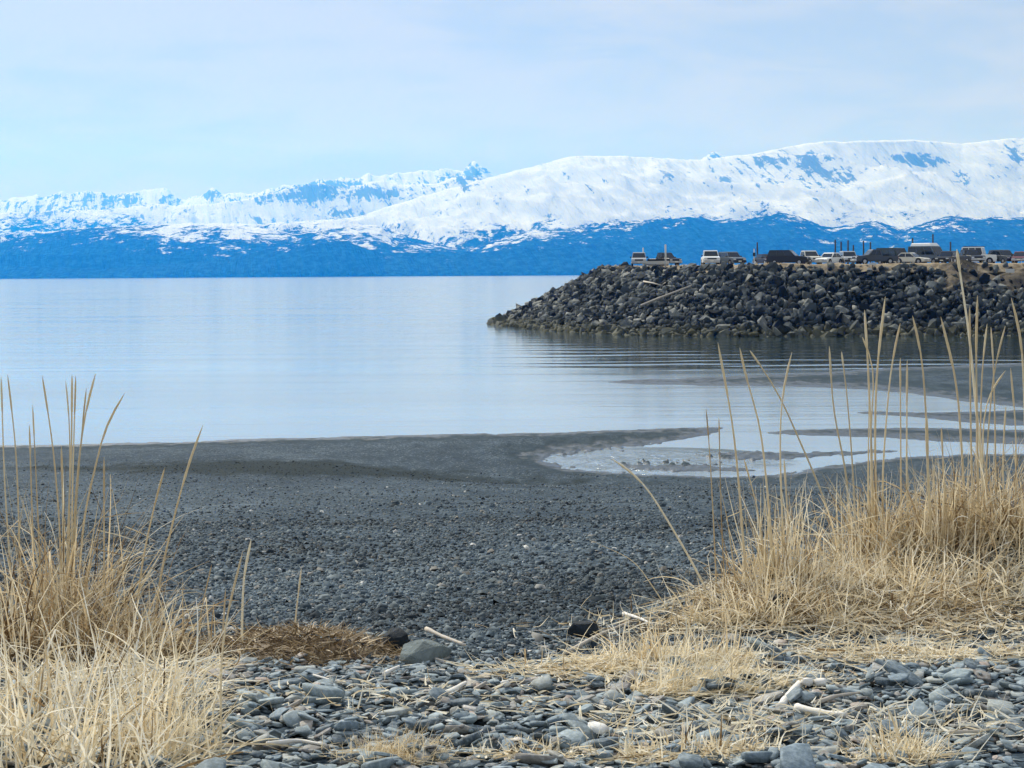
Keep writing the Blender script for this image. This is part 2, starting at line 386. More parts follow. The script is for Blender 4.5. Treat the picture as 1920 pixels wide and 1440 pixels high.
# ------------------------------------------------------------------ beach material
def dark_band_mask(nt, x, y, n_mid):
    """noisy dark band along the lower beach"""
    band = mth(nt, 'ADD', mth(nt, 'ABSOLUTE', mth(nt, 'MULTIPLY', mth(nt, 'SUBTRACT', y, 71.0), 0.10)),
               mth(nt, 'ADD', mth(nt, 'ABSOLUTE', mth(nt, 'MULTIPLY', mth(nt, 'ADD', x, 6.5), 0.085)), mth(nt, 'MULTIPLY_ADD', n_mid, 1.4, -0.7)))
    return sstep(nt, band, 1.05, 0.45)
def beach_mat():
    m, nt, b = newmat('beach_gravel')
    P = nd(nt, 'ShaderNodeNewGeometry').outputs['Position']
    sp = nd(nt, 'ShaderNodeSeparateXYZ', None, Vector=P)
    x, y, z = sp.outputs
    vor = nd(nt, 'ShaderNodeTexVoronoi', {'feature': 'F1'}, Vector=P, Scale=22.0)
    cell = nd(nt, 'ShaderNodeSeparateColor', None, Color=vor.outputs['Color'])
    n_big = noise(nt, vmul(nt, P, (0.16, 0.07, 0.1)), 1.0, 4.0, 0.55)
    n_mid = noise(nt, vmul(nt, P, (1.0, 0.35, 1.0)), 1.1, 5.0, 0.65)
    n_fin = noise(nt, vmul(nt, P, (1.0, 0.28, 1.0)), 9.0, 4.0, 0.75)
    tone = mth(nt, 'ADD', mth(nt, 'MULTIPLY', cell.outputs[0], 0.40), mth(nt, 'ADD', mth(nt, 'MULTIPLY', n_mid, 0.38), mth(nt, 'MULTIPLY', n_fin, 0.50)))
    tone = mth(nt, 'ADD', tone, mth(nt, 'MULTIPLY_ADD', n_big, 0.5, -0.25))
    c = ramp(nt, tone, [(0.25, (0.008, 0.014, 0.020)), (0.52, (0.026, 0.042, 0.057)), (0.76, (0.064, 0.092, 0.117)), (0.97, (0.17, 0.21, 0.235))])
    pale = mth(nt, 'GREATER_THAN', cell.outputs[1], 0.985)
    c = mixc(nt, mth(nt, 'MULTIPLY', pale, 0.6), c, (0.45, 0.48, 0.50))
    # fine dark sand on the flats, wet near the water
    sand = sstep(nt, mth(nt, 'ADD', z, mth(nt, 'MULTIPLY_ADD', n_mid, 0.5, -0.25)), 0.36, 0.10)
    sandc = mixc(nt, mth(nt, 'ADD', mth(nt, 'MULTIPLY_ADD', n_fin, 1.2, -0.3), mth(nt, 'MULTIPLY_ADD', n_mid, 1.0, -0.3)), (0.012, 0.023, 0.032), (0.058, 0.086, 0.104))
    c = mixc(nt, sand, c, sandc)
    wetn = mth(nt, 'ADD', z, mth(nt, 'MULTIPLY_ADD', n_mid, 0.35, -0.17))
    wet = sstep(nt, wetn, 0.13, 0.03)
    # dark band along the lower beach, mixed into the colour
    dark_band = dark_band_mask(nt, x, y, n_mid)
    c = mixc(nt, mth(nt, 'MULTIPLY', dark_band, 0.85), c, (0.012, 0.021, 0.022))
    dark = mth(nt, 'MULTIPLY', wet, 0.55)
    c = mixc(nt, dark, c, (0.018, 0.026, 0.034))
    rgh = mth(nt, 'MULTIPLY_ADD', wet, -0.45, 0.85)
    hgt = mth(nt, 'ADD', mth(nt, 'MULTIPLY', vor.outputs['Distance'], -1.0), mth(nt, 'MULTIPLY', n_fin, 0.6))
    bump = nd(nt, 'ShaderNodeBump', None, Strength=0.55, Distance=0.035, Height=hgt)
    setin(nt, b, Base_Color=c, Roughness=rgh, Normal=bump.outputs[0])
    nt.links.new(mth(nt, 'MULTIPLY_ADD', wet, 0.35, 0.06), b.inputs['Specular IOR Level'])
    return m
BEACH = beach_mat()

def sheet(name, rowsY, az, mat, zoff=None):
    YY, AA = np.meshgrid(rowsY, az, indexing='ij')
    XX = AA * YY
    ZZ = height(XX, YY)
    if zoff is not None: ZZ = ZZ + zoff(YY)
    me = npmesh(name, np.stack([XX, YY, ZZ], -1).reshape(-1, 3), grid_faces(len(rowsY), len(az)), smooth=True)
    o = link(name, me, mat)
    tag(o, kind='structure')
    return o
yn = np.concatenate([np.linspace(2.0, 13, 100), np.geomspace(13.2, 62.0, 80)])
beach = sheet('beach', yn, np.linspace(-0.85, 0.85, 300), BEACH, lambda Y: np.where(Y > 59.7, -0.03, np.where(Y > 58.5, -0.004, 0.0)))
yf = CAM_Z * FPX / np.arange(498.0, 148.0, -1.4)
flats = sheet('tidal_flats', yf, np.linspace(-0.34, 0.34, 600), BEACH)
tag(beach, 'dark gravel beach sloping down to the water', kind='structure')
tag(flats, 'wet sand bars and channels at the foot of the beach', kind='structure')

# ------------------------------------------------------------------ sea bed sheet under everything and the ground behind the camera
me = npmesh('sea_bed', [(-9000, -300, -3), (9000, -300, -3), (9000, 13000, -3), (-9000, 13000, -3)], [(0, 1, 2, 3)])
tag(link('sea_bed', me, BEACH), kind='structure')

# ------------------------------------------------------------------ water
def water_mat():
    m, nt, b = newmat('sea_water')
    P = nd(nt, 'ShaderNodeNewGeometry').outputs['Position']
    sp = nd(nt, 'ShaderNodeSeparateXYZ', None, Vector=P)
    x, y, z = sp.outputs
    # slow swell rows between the rocks and the bar
    n0 = noise(nt, vmul(nt, P, (0.03, 0.05, 0.0)), 1.0, 4.0, 0.55)
    ph = mth(nt, 'ADD', mth(nt, 'MULTIPLY', y, 2 * math.pi / 7.5), mth(nt, 'ADD', mth(nt, 'MULTIPLY', x, 0.035), mth(nt, 'MULTIPLY', n0, 15.0)))
    swell = mth(nt, 'SINE', ph)
    my = mth(nt, 'MULTIPLY', sstep(nt, y, 150.0, 168.0), sstep(nt, y, 250.0, 205.0))
    mx = sstep(nt, x, -8.0, 16.0)
    msw = mth(nt, 'MULTIPLY', my, mx)
    fine = noise(nt, vmul(nt, P, (0.22, 0.9, 0.0)), 1.0, 5.0, 0.6)
    med = noise(nt, vmul(nt, P, (0.03, 0.16, 0.0)), 1.0, 4.0, 0.55)
    # broken water where the channel runs out
    u1 = mth(nt, 'MULTIPLY', mth(nt, 'SUBTRACT', x, 5.2), 0.20)
    u2 = mth(nt, 'MULTIPLY', mth(nt, 'SUBTRACT', y, 83.0), 0.16)
    rif = sstep(nt, mth(nt, 'ADD', mth(nt, 'MULTIPLY', u1, u1), mth(nt, 'MULTIPLY', u2, u2)), 1.3, 0.3)
    chop = noise(nt, vmul(nt, P, (0.9, 0.55, 0.0)), 1.0, 4.0, 0.6, 0.6)
    h = mth(nt, 'ADD', mth(nt, 'MULTIPLY', mth(nt, 'MULTIPLY', swell, mth(nt, 'MULTIPLY', msw, sstep(nt, noise(nt, vmul(nt, P, (0.025, 0.09, 0.0)), 1.0, 3.0, 0.5), 0.35, 0.65))), 0.045), mth(nt, 'MULTIPLY', fine, 0.010))
    h = mth(nt, 'ADD', h, mth(nt, 'ADD', mth(nt, 'MULTIPLY', med, 0.06), mth(nt, 'MULTIPLY', mth(nt, 'MULTIPLY', chop, rif), 0.5)))
    bump = nd(nt, 'ShaderNodeBump', None, Strength=1.0, Distance=1.0, Height=h)
    # calm in the lee of the rocks, ruffled in the open and in a strip along the beach
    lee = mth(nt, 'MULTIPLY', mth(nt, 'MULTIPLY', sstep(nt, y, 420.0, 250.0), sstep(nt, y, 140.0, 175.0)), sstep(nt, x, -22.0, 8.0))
    band = noise(nt, vmul(nt, P, (0.012, 0.05, 0.0)), 1.0, 3.0, 0.5)
    ruf = mth(nt, 'MULTIPLY_ADD', band, 0.16, 0.045)
    rgh = mth(nt, 'ADD', mth(nt, 'MULTIPLY', ruf, mth(nt, 'SUBTRACT', 1.0, lee)), mth(nt, 'MULTIPLY', lee, 0.06))
    setin(nt, b, Base_Color=mixc(nt, lee, (0.21, 0.26, 0.29), (0.03, 0.05, 0.055)), Roughness=rgh, IOR=1.33, Normal=bump.outputs[0])  # reflections of rocks and sky put into the colour: dark lee, pale open water
    return m
WATER = water_mat()
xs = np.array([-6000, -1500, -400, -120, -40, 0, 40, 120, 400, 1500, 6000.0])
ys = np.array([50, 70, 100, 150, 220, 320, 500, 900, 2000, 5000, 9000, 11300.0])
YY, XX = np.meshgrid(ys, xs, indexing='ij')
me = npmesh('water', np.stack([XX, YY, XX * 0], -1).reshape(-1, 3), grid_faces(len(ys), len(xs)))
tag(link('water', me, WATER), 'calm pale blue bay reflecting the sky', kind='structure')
# ================================================================== shared shape makers
def hull_mesh(name, n, scale, seed, mat, square=0.6):
    """an angular quarried block: convex hull of points pushed towards a box"""
    rng = np.random.default_rng(seed)
    d = rng.normal(size=(n, 3)); d /= np.linalg.norm(d, axis=1)[:, None]
    cube = d / np.abs(d).max(1)[:, None]
    p = (d * (1 - square) + cube * square) * np.array(scale) * rng.uniform(0.82, 1.05, (n, 1))
    bm = bmesh.new()
    vs = [bm.verts.new(q) for q in p]
    r = bmesh.ops.convex_hull(bm, input=vs)
    bmesh.ops.delete(bm, geom=list({g for g in r['geom_interior'] + r['geom_unused'] if isinstance(g, bmesh.types.BMVert)}), context='VERTS')
    bmesh.ops.recalc_face_normals(bm, faces=bm.faces)
    me = bpy.data.meshes.new(name); bm.to_mesh(me); bm.free()
    me.materials.append(mat)
    return me
def mesh_arrays(me):
    v = np.zeros(len(me.vertices) * 3, np.float32); me.vertices.foreach_get('co', v)
    me.calc_loop_triangles()
    f = np.zeros(len(me.loop_triangles) * 3, np.int32); me.loop_triangles.foreach_get('vertices', f)
    return v.reshape(-1, 3), f.reshape(-1, 3)
def rot_mats(n, rng, tilt=None):
    """random rotations; with tilt, only a turn about z and a small lean"""
    out = np.zeros((n, 3, 3))
    for i in range(n):
        if tilt is None:
            q = rng.normal(size=4); q /= np.linalg.norm(q)
            from_q = Matrix(((1, 0, 0), (0, 1, 0), (0, 0, 1)))
            from mathutils import Quaternion
            out[i] = np.array(Quaternion(q).to_matrix())
        else:
            out[i] = np.array(Euler((rng.normal(0, tilt), rng.normal(0, tilt), rng.uniform(0, 6.283))).to_matrix())
    return out
def scatter_mesh(name, protos, idx, locs, rots, scl, tones, smooth=False):
    """many small pieces joined into one mesh"""
    V, F, T, off = [], [], [], 0
    for k, (pv_, pf) in enumerate(protos):
        sel = np.where(idx == k)[0]
        if not len(sel): continue
        v = np.einsum('nij,nkj->nki', rots[sel], pv_[None] * scl[sel][:, None, :]) + locs[sel][:, None, :]
        n, kk = len(sel), len(pv_)
        f = pf[None] + (np.arange(n) * kk)[:, None, None] + off
        V.append(v.reshape(-1, 3)); F.append(f.reshape(-1, 3)); T.append(np.repeat(tones[sel], kk)); off += n * kk
    return npmesh(name, np.concatenate(V), np.concatenate(F), smooth=smooth, tone=np.concatenate(T))
def box(bm, c, s, rot=None):
    r = bmesh.ops.create_cube(bm, size=1.0)
    M = Matrix.Translation(c) @ (rot.to_4x4() if rot is not None else Matrix.Identity(4)) @ Matrix.Diagonal((*s, 1.0))
    bmesh.ops.transform(bm, matrix=M, verts=r['verts'])
    return r['verts']
def bm_mesh(name, bm, mat=None, smooth=False):
    me = bpy.data.meshes.new(name); bm.to_mesh(me); bm.free()
    if smooth:
        for p in me.polygons: p.use_smooth = True
    if mat: me.materials.append(mat)
    return me
def tube_arrays(pts, rad, sides=6):
    """tapered tube through pts with a closed tip"""
    pts = np.asarray(pts, float); n = len(pts); rad = np.asarray(rad, float)
    tang = np.gradient(pts, axis=0); tang /= np.linalg.norm(tang, axis=1)[:, None] + 1e-9
    ref = np.array([0.3, -0.9, 0.2])
    a = np.cross(tang, ref); a /= np.linalg.norm(a, axis=1)[:, None] + 1e-9
    b = np.cross(tang, a)
    th = np.linspace(0, 2 * np.pi, sides, endpoint=False)
    ring = pts[:, None] + rad[:, None, None] * (np.cos(th)[None, :, None] * a[:, None] + np.sin(th)[None, :, None] * b[:, None])
    V = ring.reshape(-1, 3)
    F = []
    for i in range(n - 1):
        for k in range(sides):
            k2 = (k + 1) % sides
            F.append((i * sides + k, i * sides + k2, (i + 1) * sides + k2, (i + 1) * sides + k))
    return V, F
def tube_mesh(name, pts, rad, sides=6, mat=None, smooth=True):
    V, F = tube_arrays(pts, rad, sides)
    n = len(pts)
    me = bpy.data.meshes.new(name)
    F = list(F) + [tuple(range(sides))[::-1], tuple(range((n - 1) * sides, n * sides))]
    me.from_pydata([tuple(v) for v in V], [], F)
    if smooth:
        for p in me.polygons: p.use_smooth = True
    if mat: me.materials.append(mat)
    me.update()
    return me

def simple_mat(name, col, rough=0.6, var=0.12, scale=6.0, metallic=0.0, spec=0.4, coat=0.0, bump=0.0):
    m, nt, b = newmat(name)
    tc = nd(nt, 'ShaderNodeTexCoord').outputs['Object']
    n = noise(nt, tc, scale, 4.0, 0.6)
    lo = tuple(c * (1 - var) for c in col); hi = tuple(min(1.0, c * (1 + var)) for c in col)
    setin(nt, b, Base_Color=mixc(nt, n, lo, hi), Roughness=rough, Metallic=metallic)
    b.inputs['Specular IOR Level'].default_value = spec
    b.inputs['Coat Weight'].default_value = coat
    if bump:
        nt.links.new(nd(nt, 'ShaderNodeBump', None, Strength=0.8, Distance=bump, Height=noise(nt, tc, scale * 1.7, 7.0, 0.7, 0.5)).outputs[0], b.inputs['Normal'])
    return m

# ================================================================== breakwater
def boulder_mat():
    m, nt, b = newmat('quarried_rock')
    P = nd(nt, 'ShaderNodeNewGeometry').outputs['Position']
    z = nd(nt, 'ShaderNodeSeparateXYZ', None, Vector=P).outputs['Z']
    info = nd(nt, 'ShaderNodeObjectInfo').outputs['Random']
    att = nd(nt, 'ShaderNodeAttribute', {'attribute_name': 'tone'}).outputs['Fac']
    rnd = mth(nt, 'FRACT', mth(nt, 'ADD', info, att))
    n = noise(nt, P, 1.6, 6.0, 0.65)
    n2 = noise(nt, P, 0.25, 3.0, 0.5)
    t = mth(nt, 'ADD', mth(nt, 'MULTIPLY', rnd, 0.62), mth(nt, 'MULTIPLY', n, 0.42))
    c = ramp(nt, t, [(0.14, (0.006, 0.008, 0.010)), (0.45, (0.022, 0.028, 0.031)), (0.70, (0.088, 0.100, 0.100)), (0.92, (0.38, 0.38, 0.34))])
    # barnacles and weed below the high tide mark
    g = sstep(nt, mth(nt, 'ADD', z, mth(nt, 'MULTIPLY_ADD', n2, 1.2, -0.6)), 1.5, 0.5)
    c = mixc(nt, mth(nt, 'MULTIPLY', g, 0.6), c, mixc(nt, n, (0.045, 0.05, 0.03), (0.19, 0.18, 0.11)))
    bump = nd(nt, 'ShaderNodeBump', None, Strength=0.5, Distance=0.12, Height=n)
    setin(nt, b, Base_Color=c, Roughness=0.85, Normal=bump.outputs[0])
    b.inputs['Specular IOR Level'].default_value = 0.08
    return m
ROCK = boulder_mat()
def soil_mat(name, a, c_):
    m, nt, b = newmat(name)
    P = nd(nt, 'ShaderNodeNewGeometry').outputs['Position']
    n = noise(nt, P, 0.9, 6.0, 0.7); n2 = noise(nt, P, 6.0, 3.0, 0.6)
    col = mixc(nt, sstep(nt, n, 0.32, 0.66), a, c_)
    bump = nd(nt, 'ShaderNodeBump', None, Strength=0.6, Distance=0.1, Height=n2)
    setin(nt, b, Base_Color=col, Roughness=0.95, Normal=bump.outputs[0])
    b.inputs['Specular IOR Level'].default_value = 0.1
    return m
SOIL = soil_mat('dry_soil', (0.16, 0.125, 0.08), (0.40, 0.33, 0.23))
SLUMP = soil_mat('damp_soil', (0.045, 0.040, 0.032), (0.21, 0.175, 0.125))
LOTM = soil_mat('gravel_lot', (0.26, 0.24, 0.20), (0.42, 0.39, 0.33))

Z_TOP = 7.7
BASE_PX = [(920, 605.5), (935, 608), (960, 612), (1000, 616.5), (1060, 621.5), (1135, 626), (1220, 629.5), (1320, 631), (1450, 631), (1600, 630), (1760, 629.5), (1920, 629), (2150, 628)]
base = [on_plane(u, v)[:2] for u, v in BASE_PX]
tip = np.array(base[0])
back = [tip + np.array(q) for q in ((9, 26), (4.0, 14), (1.0, 5))]
base = np.array(back + base)
# even spacing along the foot
seg = np.r_[0, np.cumsum(np.linalg.norm(np.diff(base, axis=0), axis=1))]
NS = 90
sarr = np.linspace(0, seg[-1], NS)
foot = np.stack([np.interp(sarr, seg, base[:, k]) for k in (0, 1)], -1)
for _ in range(10):
    foot[1:-1] = 0.25 * foot[:-2] + 0.5 * foot[1:-1] + 0.25 * foot[2:]
tg = np.gradient(foot, axis=0); tg /= np.linalg.norm(tg, axis=1)[:, None]
nrm = np.stack([-tg[:, 1], tg[:, 0]], -1)            # points inland
if nrm[len(nrm) // 2, 1] < 0: nrm = -nrm
RUN = 16.0
crest = foot + nrm * RUN
# the nose of the bank: crest points gather round the end instead of crossing
for i in range(NS):
    if foot[i, 1] > 300:
        pass
crest[:, 0] = np.maximum(crest[:, 0], on_plane(960, 600)[0] + 13.4)
def slope_pt(s, t):
    """s along the foot 0..1, t up the slope 0..1"""
    k = np.clip(s, 0, 1) * (NS - 1)
    f = np.stack([np.interp(k, np.arange(NS), foot[:, j]) for j in (0, 1)], -1)
    c = np.stack([np.interp(k, np.arange(NS), crest[:, j]) for j in (0, 1)], -1)
    xy = f * (1 - t)[..., None] + c * t[..., None]
    return np.concatenate([xy, (Z_TOP * np.clip(t, -0.2, 1) ** 1.0 * np.sign(t) if False else Z_TOP * t)[..., None]], -1)
breakwater = empty('rock_breakwater', (float(foot[NS // 2, 0]), float(foot[NS // 2, 1]), 0.0))
BW0 = np.array(breakwater.location)
tag(breakwater, 'sloping bank of dark quarried boulders below the parked cars', 'breakwater')
S, T = np.meshgrid(np.linspace(0, 1, NS), np.linspace(-0.12, 1.0, 14), indexing='ij')
Vc = slope_pt(S, T); Vc[..., 2] -= 0.35
link('core', npmesh('core', (Vc - BW0).reshape(-1, 3), grid_faces(NS, 14)), ROCK, breakwater)
protos_b = [hull_mesh('boulder', 12, s, 100 + i, ROCK, q) for i, (s, q) in enumerate([((0.62, 0.46, 0.42), 0.45), ((0.56, 0.5, 0.4), 0.6), ((0.7, 0.45, 0.36), 0.5), ((0.5, 0.5, 0.48), 0.35), ((0.66, 0.55, 0.38), 0.7), ((0.58, 0.42, 0.46), 0.55), ((0.75, 0.5, 0.45), 0.4), ((0.5, 0.44, 0.4), 0.65)])]
rngb = np.random.default_rng(5)
# jittered rows of blocks up the slope
slen = math.hypot(RUN, Z_TOP)
pts = []
ds, dt = 0.80 / seg[-1], 0.60 / slen
t = -0.05
row = 0
while t < 0.965:
    s = 0.0
    while s < 1.0:
        pts.append((s + rngb.normal(0, 0.25) * ds, t + rngb.normal(0, 0.22) * dt))
        s += ds * rngb.uniform(0.8, 1.2)
    t += dt
    row += 1
pts = np.array(pts)
loc = slope_pt(pts[:, 0], np.clip(pts[:, 1], -0.08, 1.02))
loc[:, 2] += rngb.normal(0.0, 0.11, len(loc))
ub, vb = proj(loc[:, 0], loc[:, 1], loc[:, 2])
keep = (ub > 880) & (ub < 2080)
# leave the slumped soil at the top right free of blocks
slump = (ub > 1800) & (rngb.uniform(0, 1, len(ub)) > 0.25) & (vb < 536 + 8 * np.sin(ub / 25.0)) & (ub < 2080)
keep &= ~slump
loc, ub, vb = loc[keep], ub[keep], vb[keep]
n = len(loc)
rots = rot_mats(n, rngb)
scl1 = np.exp(rngb.normal(-0.14, 0.33, n)).clip(0.42, 1.7)
scl1 = np.where(vb > 605, scl1 * 1.12, scl1)
scl = scl1[:, None] * rngb.uniform(0.85, 1.15, (n, 3))
idx = rngb.integers(0, 8, n)
tone = rngb.uniform(0, 1, n) ** 1.6 * 0.98
app = scl1 / loc[:, 1] * (1 + 0 * ub)
app = np.where((ub > 900) & (ub < 1930), app, 0)
order = np.argsort(-app)
big = np.zeros(n, bool); big[order[:300]] = True
for i in np.where(big)[0]:
    o = link('boulder', protos_b[idx[i]], None, breakwater)
    M = Matrix(rots[i].tolist()).to_4x4() @ Matrix.Diagonal((*scl[i], 1.0))
    M.translation = loc[i] - BW0
    o.matrix_basis = M
arr = [mesh_arrays(p) for p in protos_b]
sm = ~big
o = link('boulder_rubble', scatter_mesh('boulder_rubble', arr, idx[sm], loc[sm] - BW0, rots[sm], scl[sm], tone[sm]), ROCK, breakwater)
tag(o, kind='stuff')
# soil lip along the crest and the slump at the right hand end
lipS, lipT = np.meshgrid(np.linspace(0.12, 1, 150), np.linspace(0.90, 1.22, 12), indexing='ij')
lv = slope_pt(lipS, np.minimum(lipT, 1.0))
kk = (lipT - 0.90) / 0.32
lv[..., :2] += (np.maximum(lipT - 1, 0) * RUN)[..., None] * np.stack([np.interp(lipS, np.linspace(0, 1, NS), nrm[:, j]) for j in (0, 1)], -1)
lv[..., 2] += 0.22 * np.sin(np.pi * np.clip(kk, 0, 1)) + (fbm(lv[..., 0] / 2.2, lv[..., 1] / 2.2, 4, 8) - 0.48) * 0.65
link('soil_edge', npmesh('soil_edge', (lv - BW0).reshape(-1, 3), grid_faces(150, 12), smooth=True), SOIL, breakwater)
sS, sT = np.meshgrid(np.linspace(0.855, 0.99, 70), np.linspace(0.60, 0.98, 26), indexing='ij')
sv = slope_pt(sS, sT)
edge = np.clip(np.minimum((sS - 0.855) / 0.02, np.minimum((sT - 0.60) / 0.05, 1)), 0, 1)
sv[..., 2] += -0.5 + edge * (0.75 + (fbm(sv[..., 0] / 2.5, sv[..., 1] / 2.0, 5, 18) - 0.5) * 1.8)
link('soil_slump', npmesh('soil_slump', (sv - BW0).reshape(-1, 3), grid_faces(70, 26), smooth=True), SLUMP, breakwater)

# ------------------------------------------------------------------ lot on top
cr = crest[8:] + nrm[8:] * 2.2
LOT_Z = 7.95
far_edge = np.stack([np.maximum(cr[:, 0] + 4.0, 18 + 0 * cr[:, 0]), np.full(len(cr), 395.0)], -1)
far_edge[:, 0] = np.linspace(22, 150, len(cr))
tt = np.linspace(0, 1, 24)
lot = cr[:, None] * (1 - tt)[None, :, None] + far_edge[:, None] * tt[None, :, None]
lz = 7.62 + (LOT_Z - 7.62) * np.clip(tt * 12, 0, 1)[None] + (fbm(lot[..., 0] / 4, lot[..., 1] / 4, 3, 2) - 0.5) * 0.10
lm = npmesh('parking_lot', np.concatenate([lot, lz[..., None]], -1).reshape(-1, 3), grid_faces(len(cr), 24), smooth=True)
tag(link('parking_lot', lm, LOTM), 'gravel parking lot on top of the breakwater', kind='structure')
# ================================================================== vehicles
GLASS = simple_mat('car_glass', (0.012, 0.018, 0.024), 0.08, 0.1, 2.0, spec=0.6)
TYRE = simple_mat('tyre_rubber', (0.018, 0.018, 0.02), 0.9, 0.2, 8.0, spec=0.2)
RIM = simple_mat('wheel_alloy', (0.42, 0.43, 0.45), 0.35, 0.1, 8.0, metallic=0.6)
TRIM = simple_mat('black_trim', (0.02, 0.022, 0.025), 0.6, 0.2, 8.0)
LAMP = simple_mat('lamp_lens', (0.62, 0.64, 0.66), 0.15, 0.05, 8.0, spec=0.6)
TAIL = simple_mat('tail_lens', (0.28, 0.02, 0.02), 0.2, 0.1, 8.0)
PLATE = simple_mat('number_plate', (0.72, 0.70, 0.60), 0.5, 0.05, 8.0)
PAINT = {}
def paint(name, c):
    if name not in PAINT: PAINT[name] = simple_mat('paint_' + name, c, 0.4, 0.07, 1.2, spec=0.3, coat=0.05)
    return PAINT[name]
for nm, c in dict(silver=(0.42, 0.44, 0.46), black=(0.016, 0.019, 0.024), white=(0.78, 0.79, 0.78), charcoal=(0.055, 0.065, 0.078), slate=(0.13, 0.16, 0.19), cream=(0.66, 0.63, 0.55), dark_green=(0.025, 0.045, 0.045), maroon=(0.16, 0.06, 0.06), navy=(0.02, 0.03, 0.06), tan=(0.42, 0.37, 0.29)).items():
    paint(nm, c)

def prism(prof, wfun):
    """closed side profile [(x,z)], half width at each height"""
    bm = bmesh.new()
    L_ = [bm.verts.new((x, wfun(z), z)) for x, z in prof]
    R_ = [bm.verts.new((x, -wfun(z), z)) for x, z in prof]
    n = len(prof)
    bm.faces.new(L_); bm.faces.new(R_[::-1])
    for i in range(n):
        j = (i + 1) % n
        bm.faces.new((L_[j], L_[i], R_[i], R_[j]))
    bmesh.ops.recalc_face_normals(bm, faces=bm.faces)
    return bm
def quad_mesh(name, pts, mat, thick=0.012):
    """thin pane through four points, pushed out along its own normal"""
    p = [Vector(q) for q in pts]
    nn = (p[1] - p[0]).cross(p[3] - p[0]).normalized()
    v = [q + nn * thick for q in p] + [q - nn * 0.01 for q in p]
    me = bpy.data.meshes.new(name)
    me.from_pydata([tuple(q) for q in v], [], [(0, 1, 2, 3), (7, 6, 5, 4), (0, 4, 5, 1), (1, 5, 6, 2), (2, 6, 7, 3), (3, 7, 4, 0)])
    me.materials.append(mat)
    return me

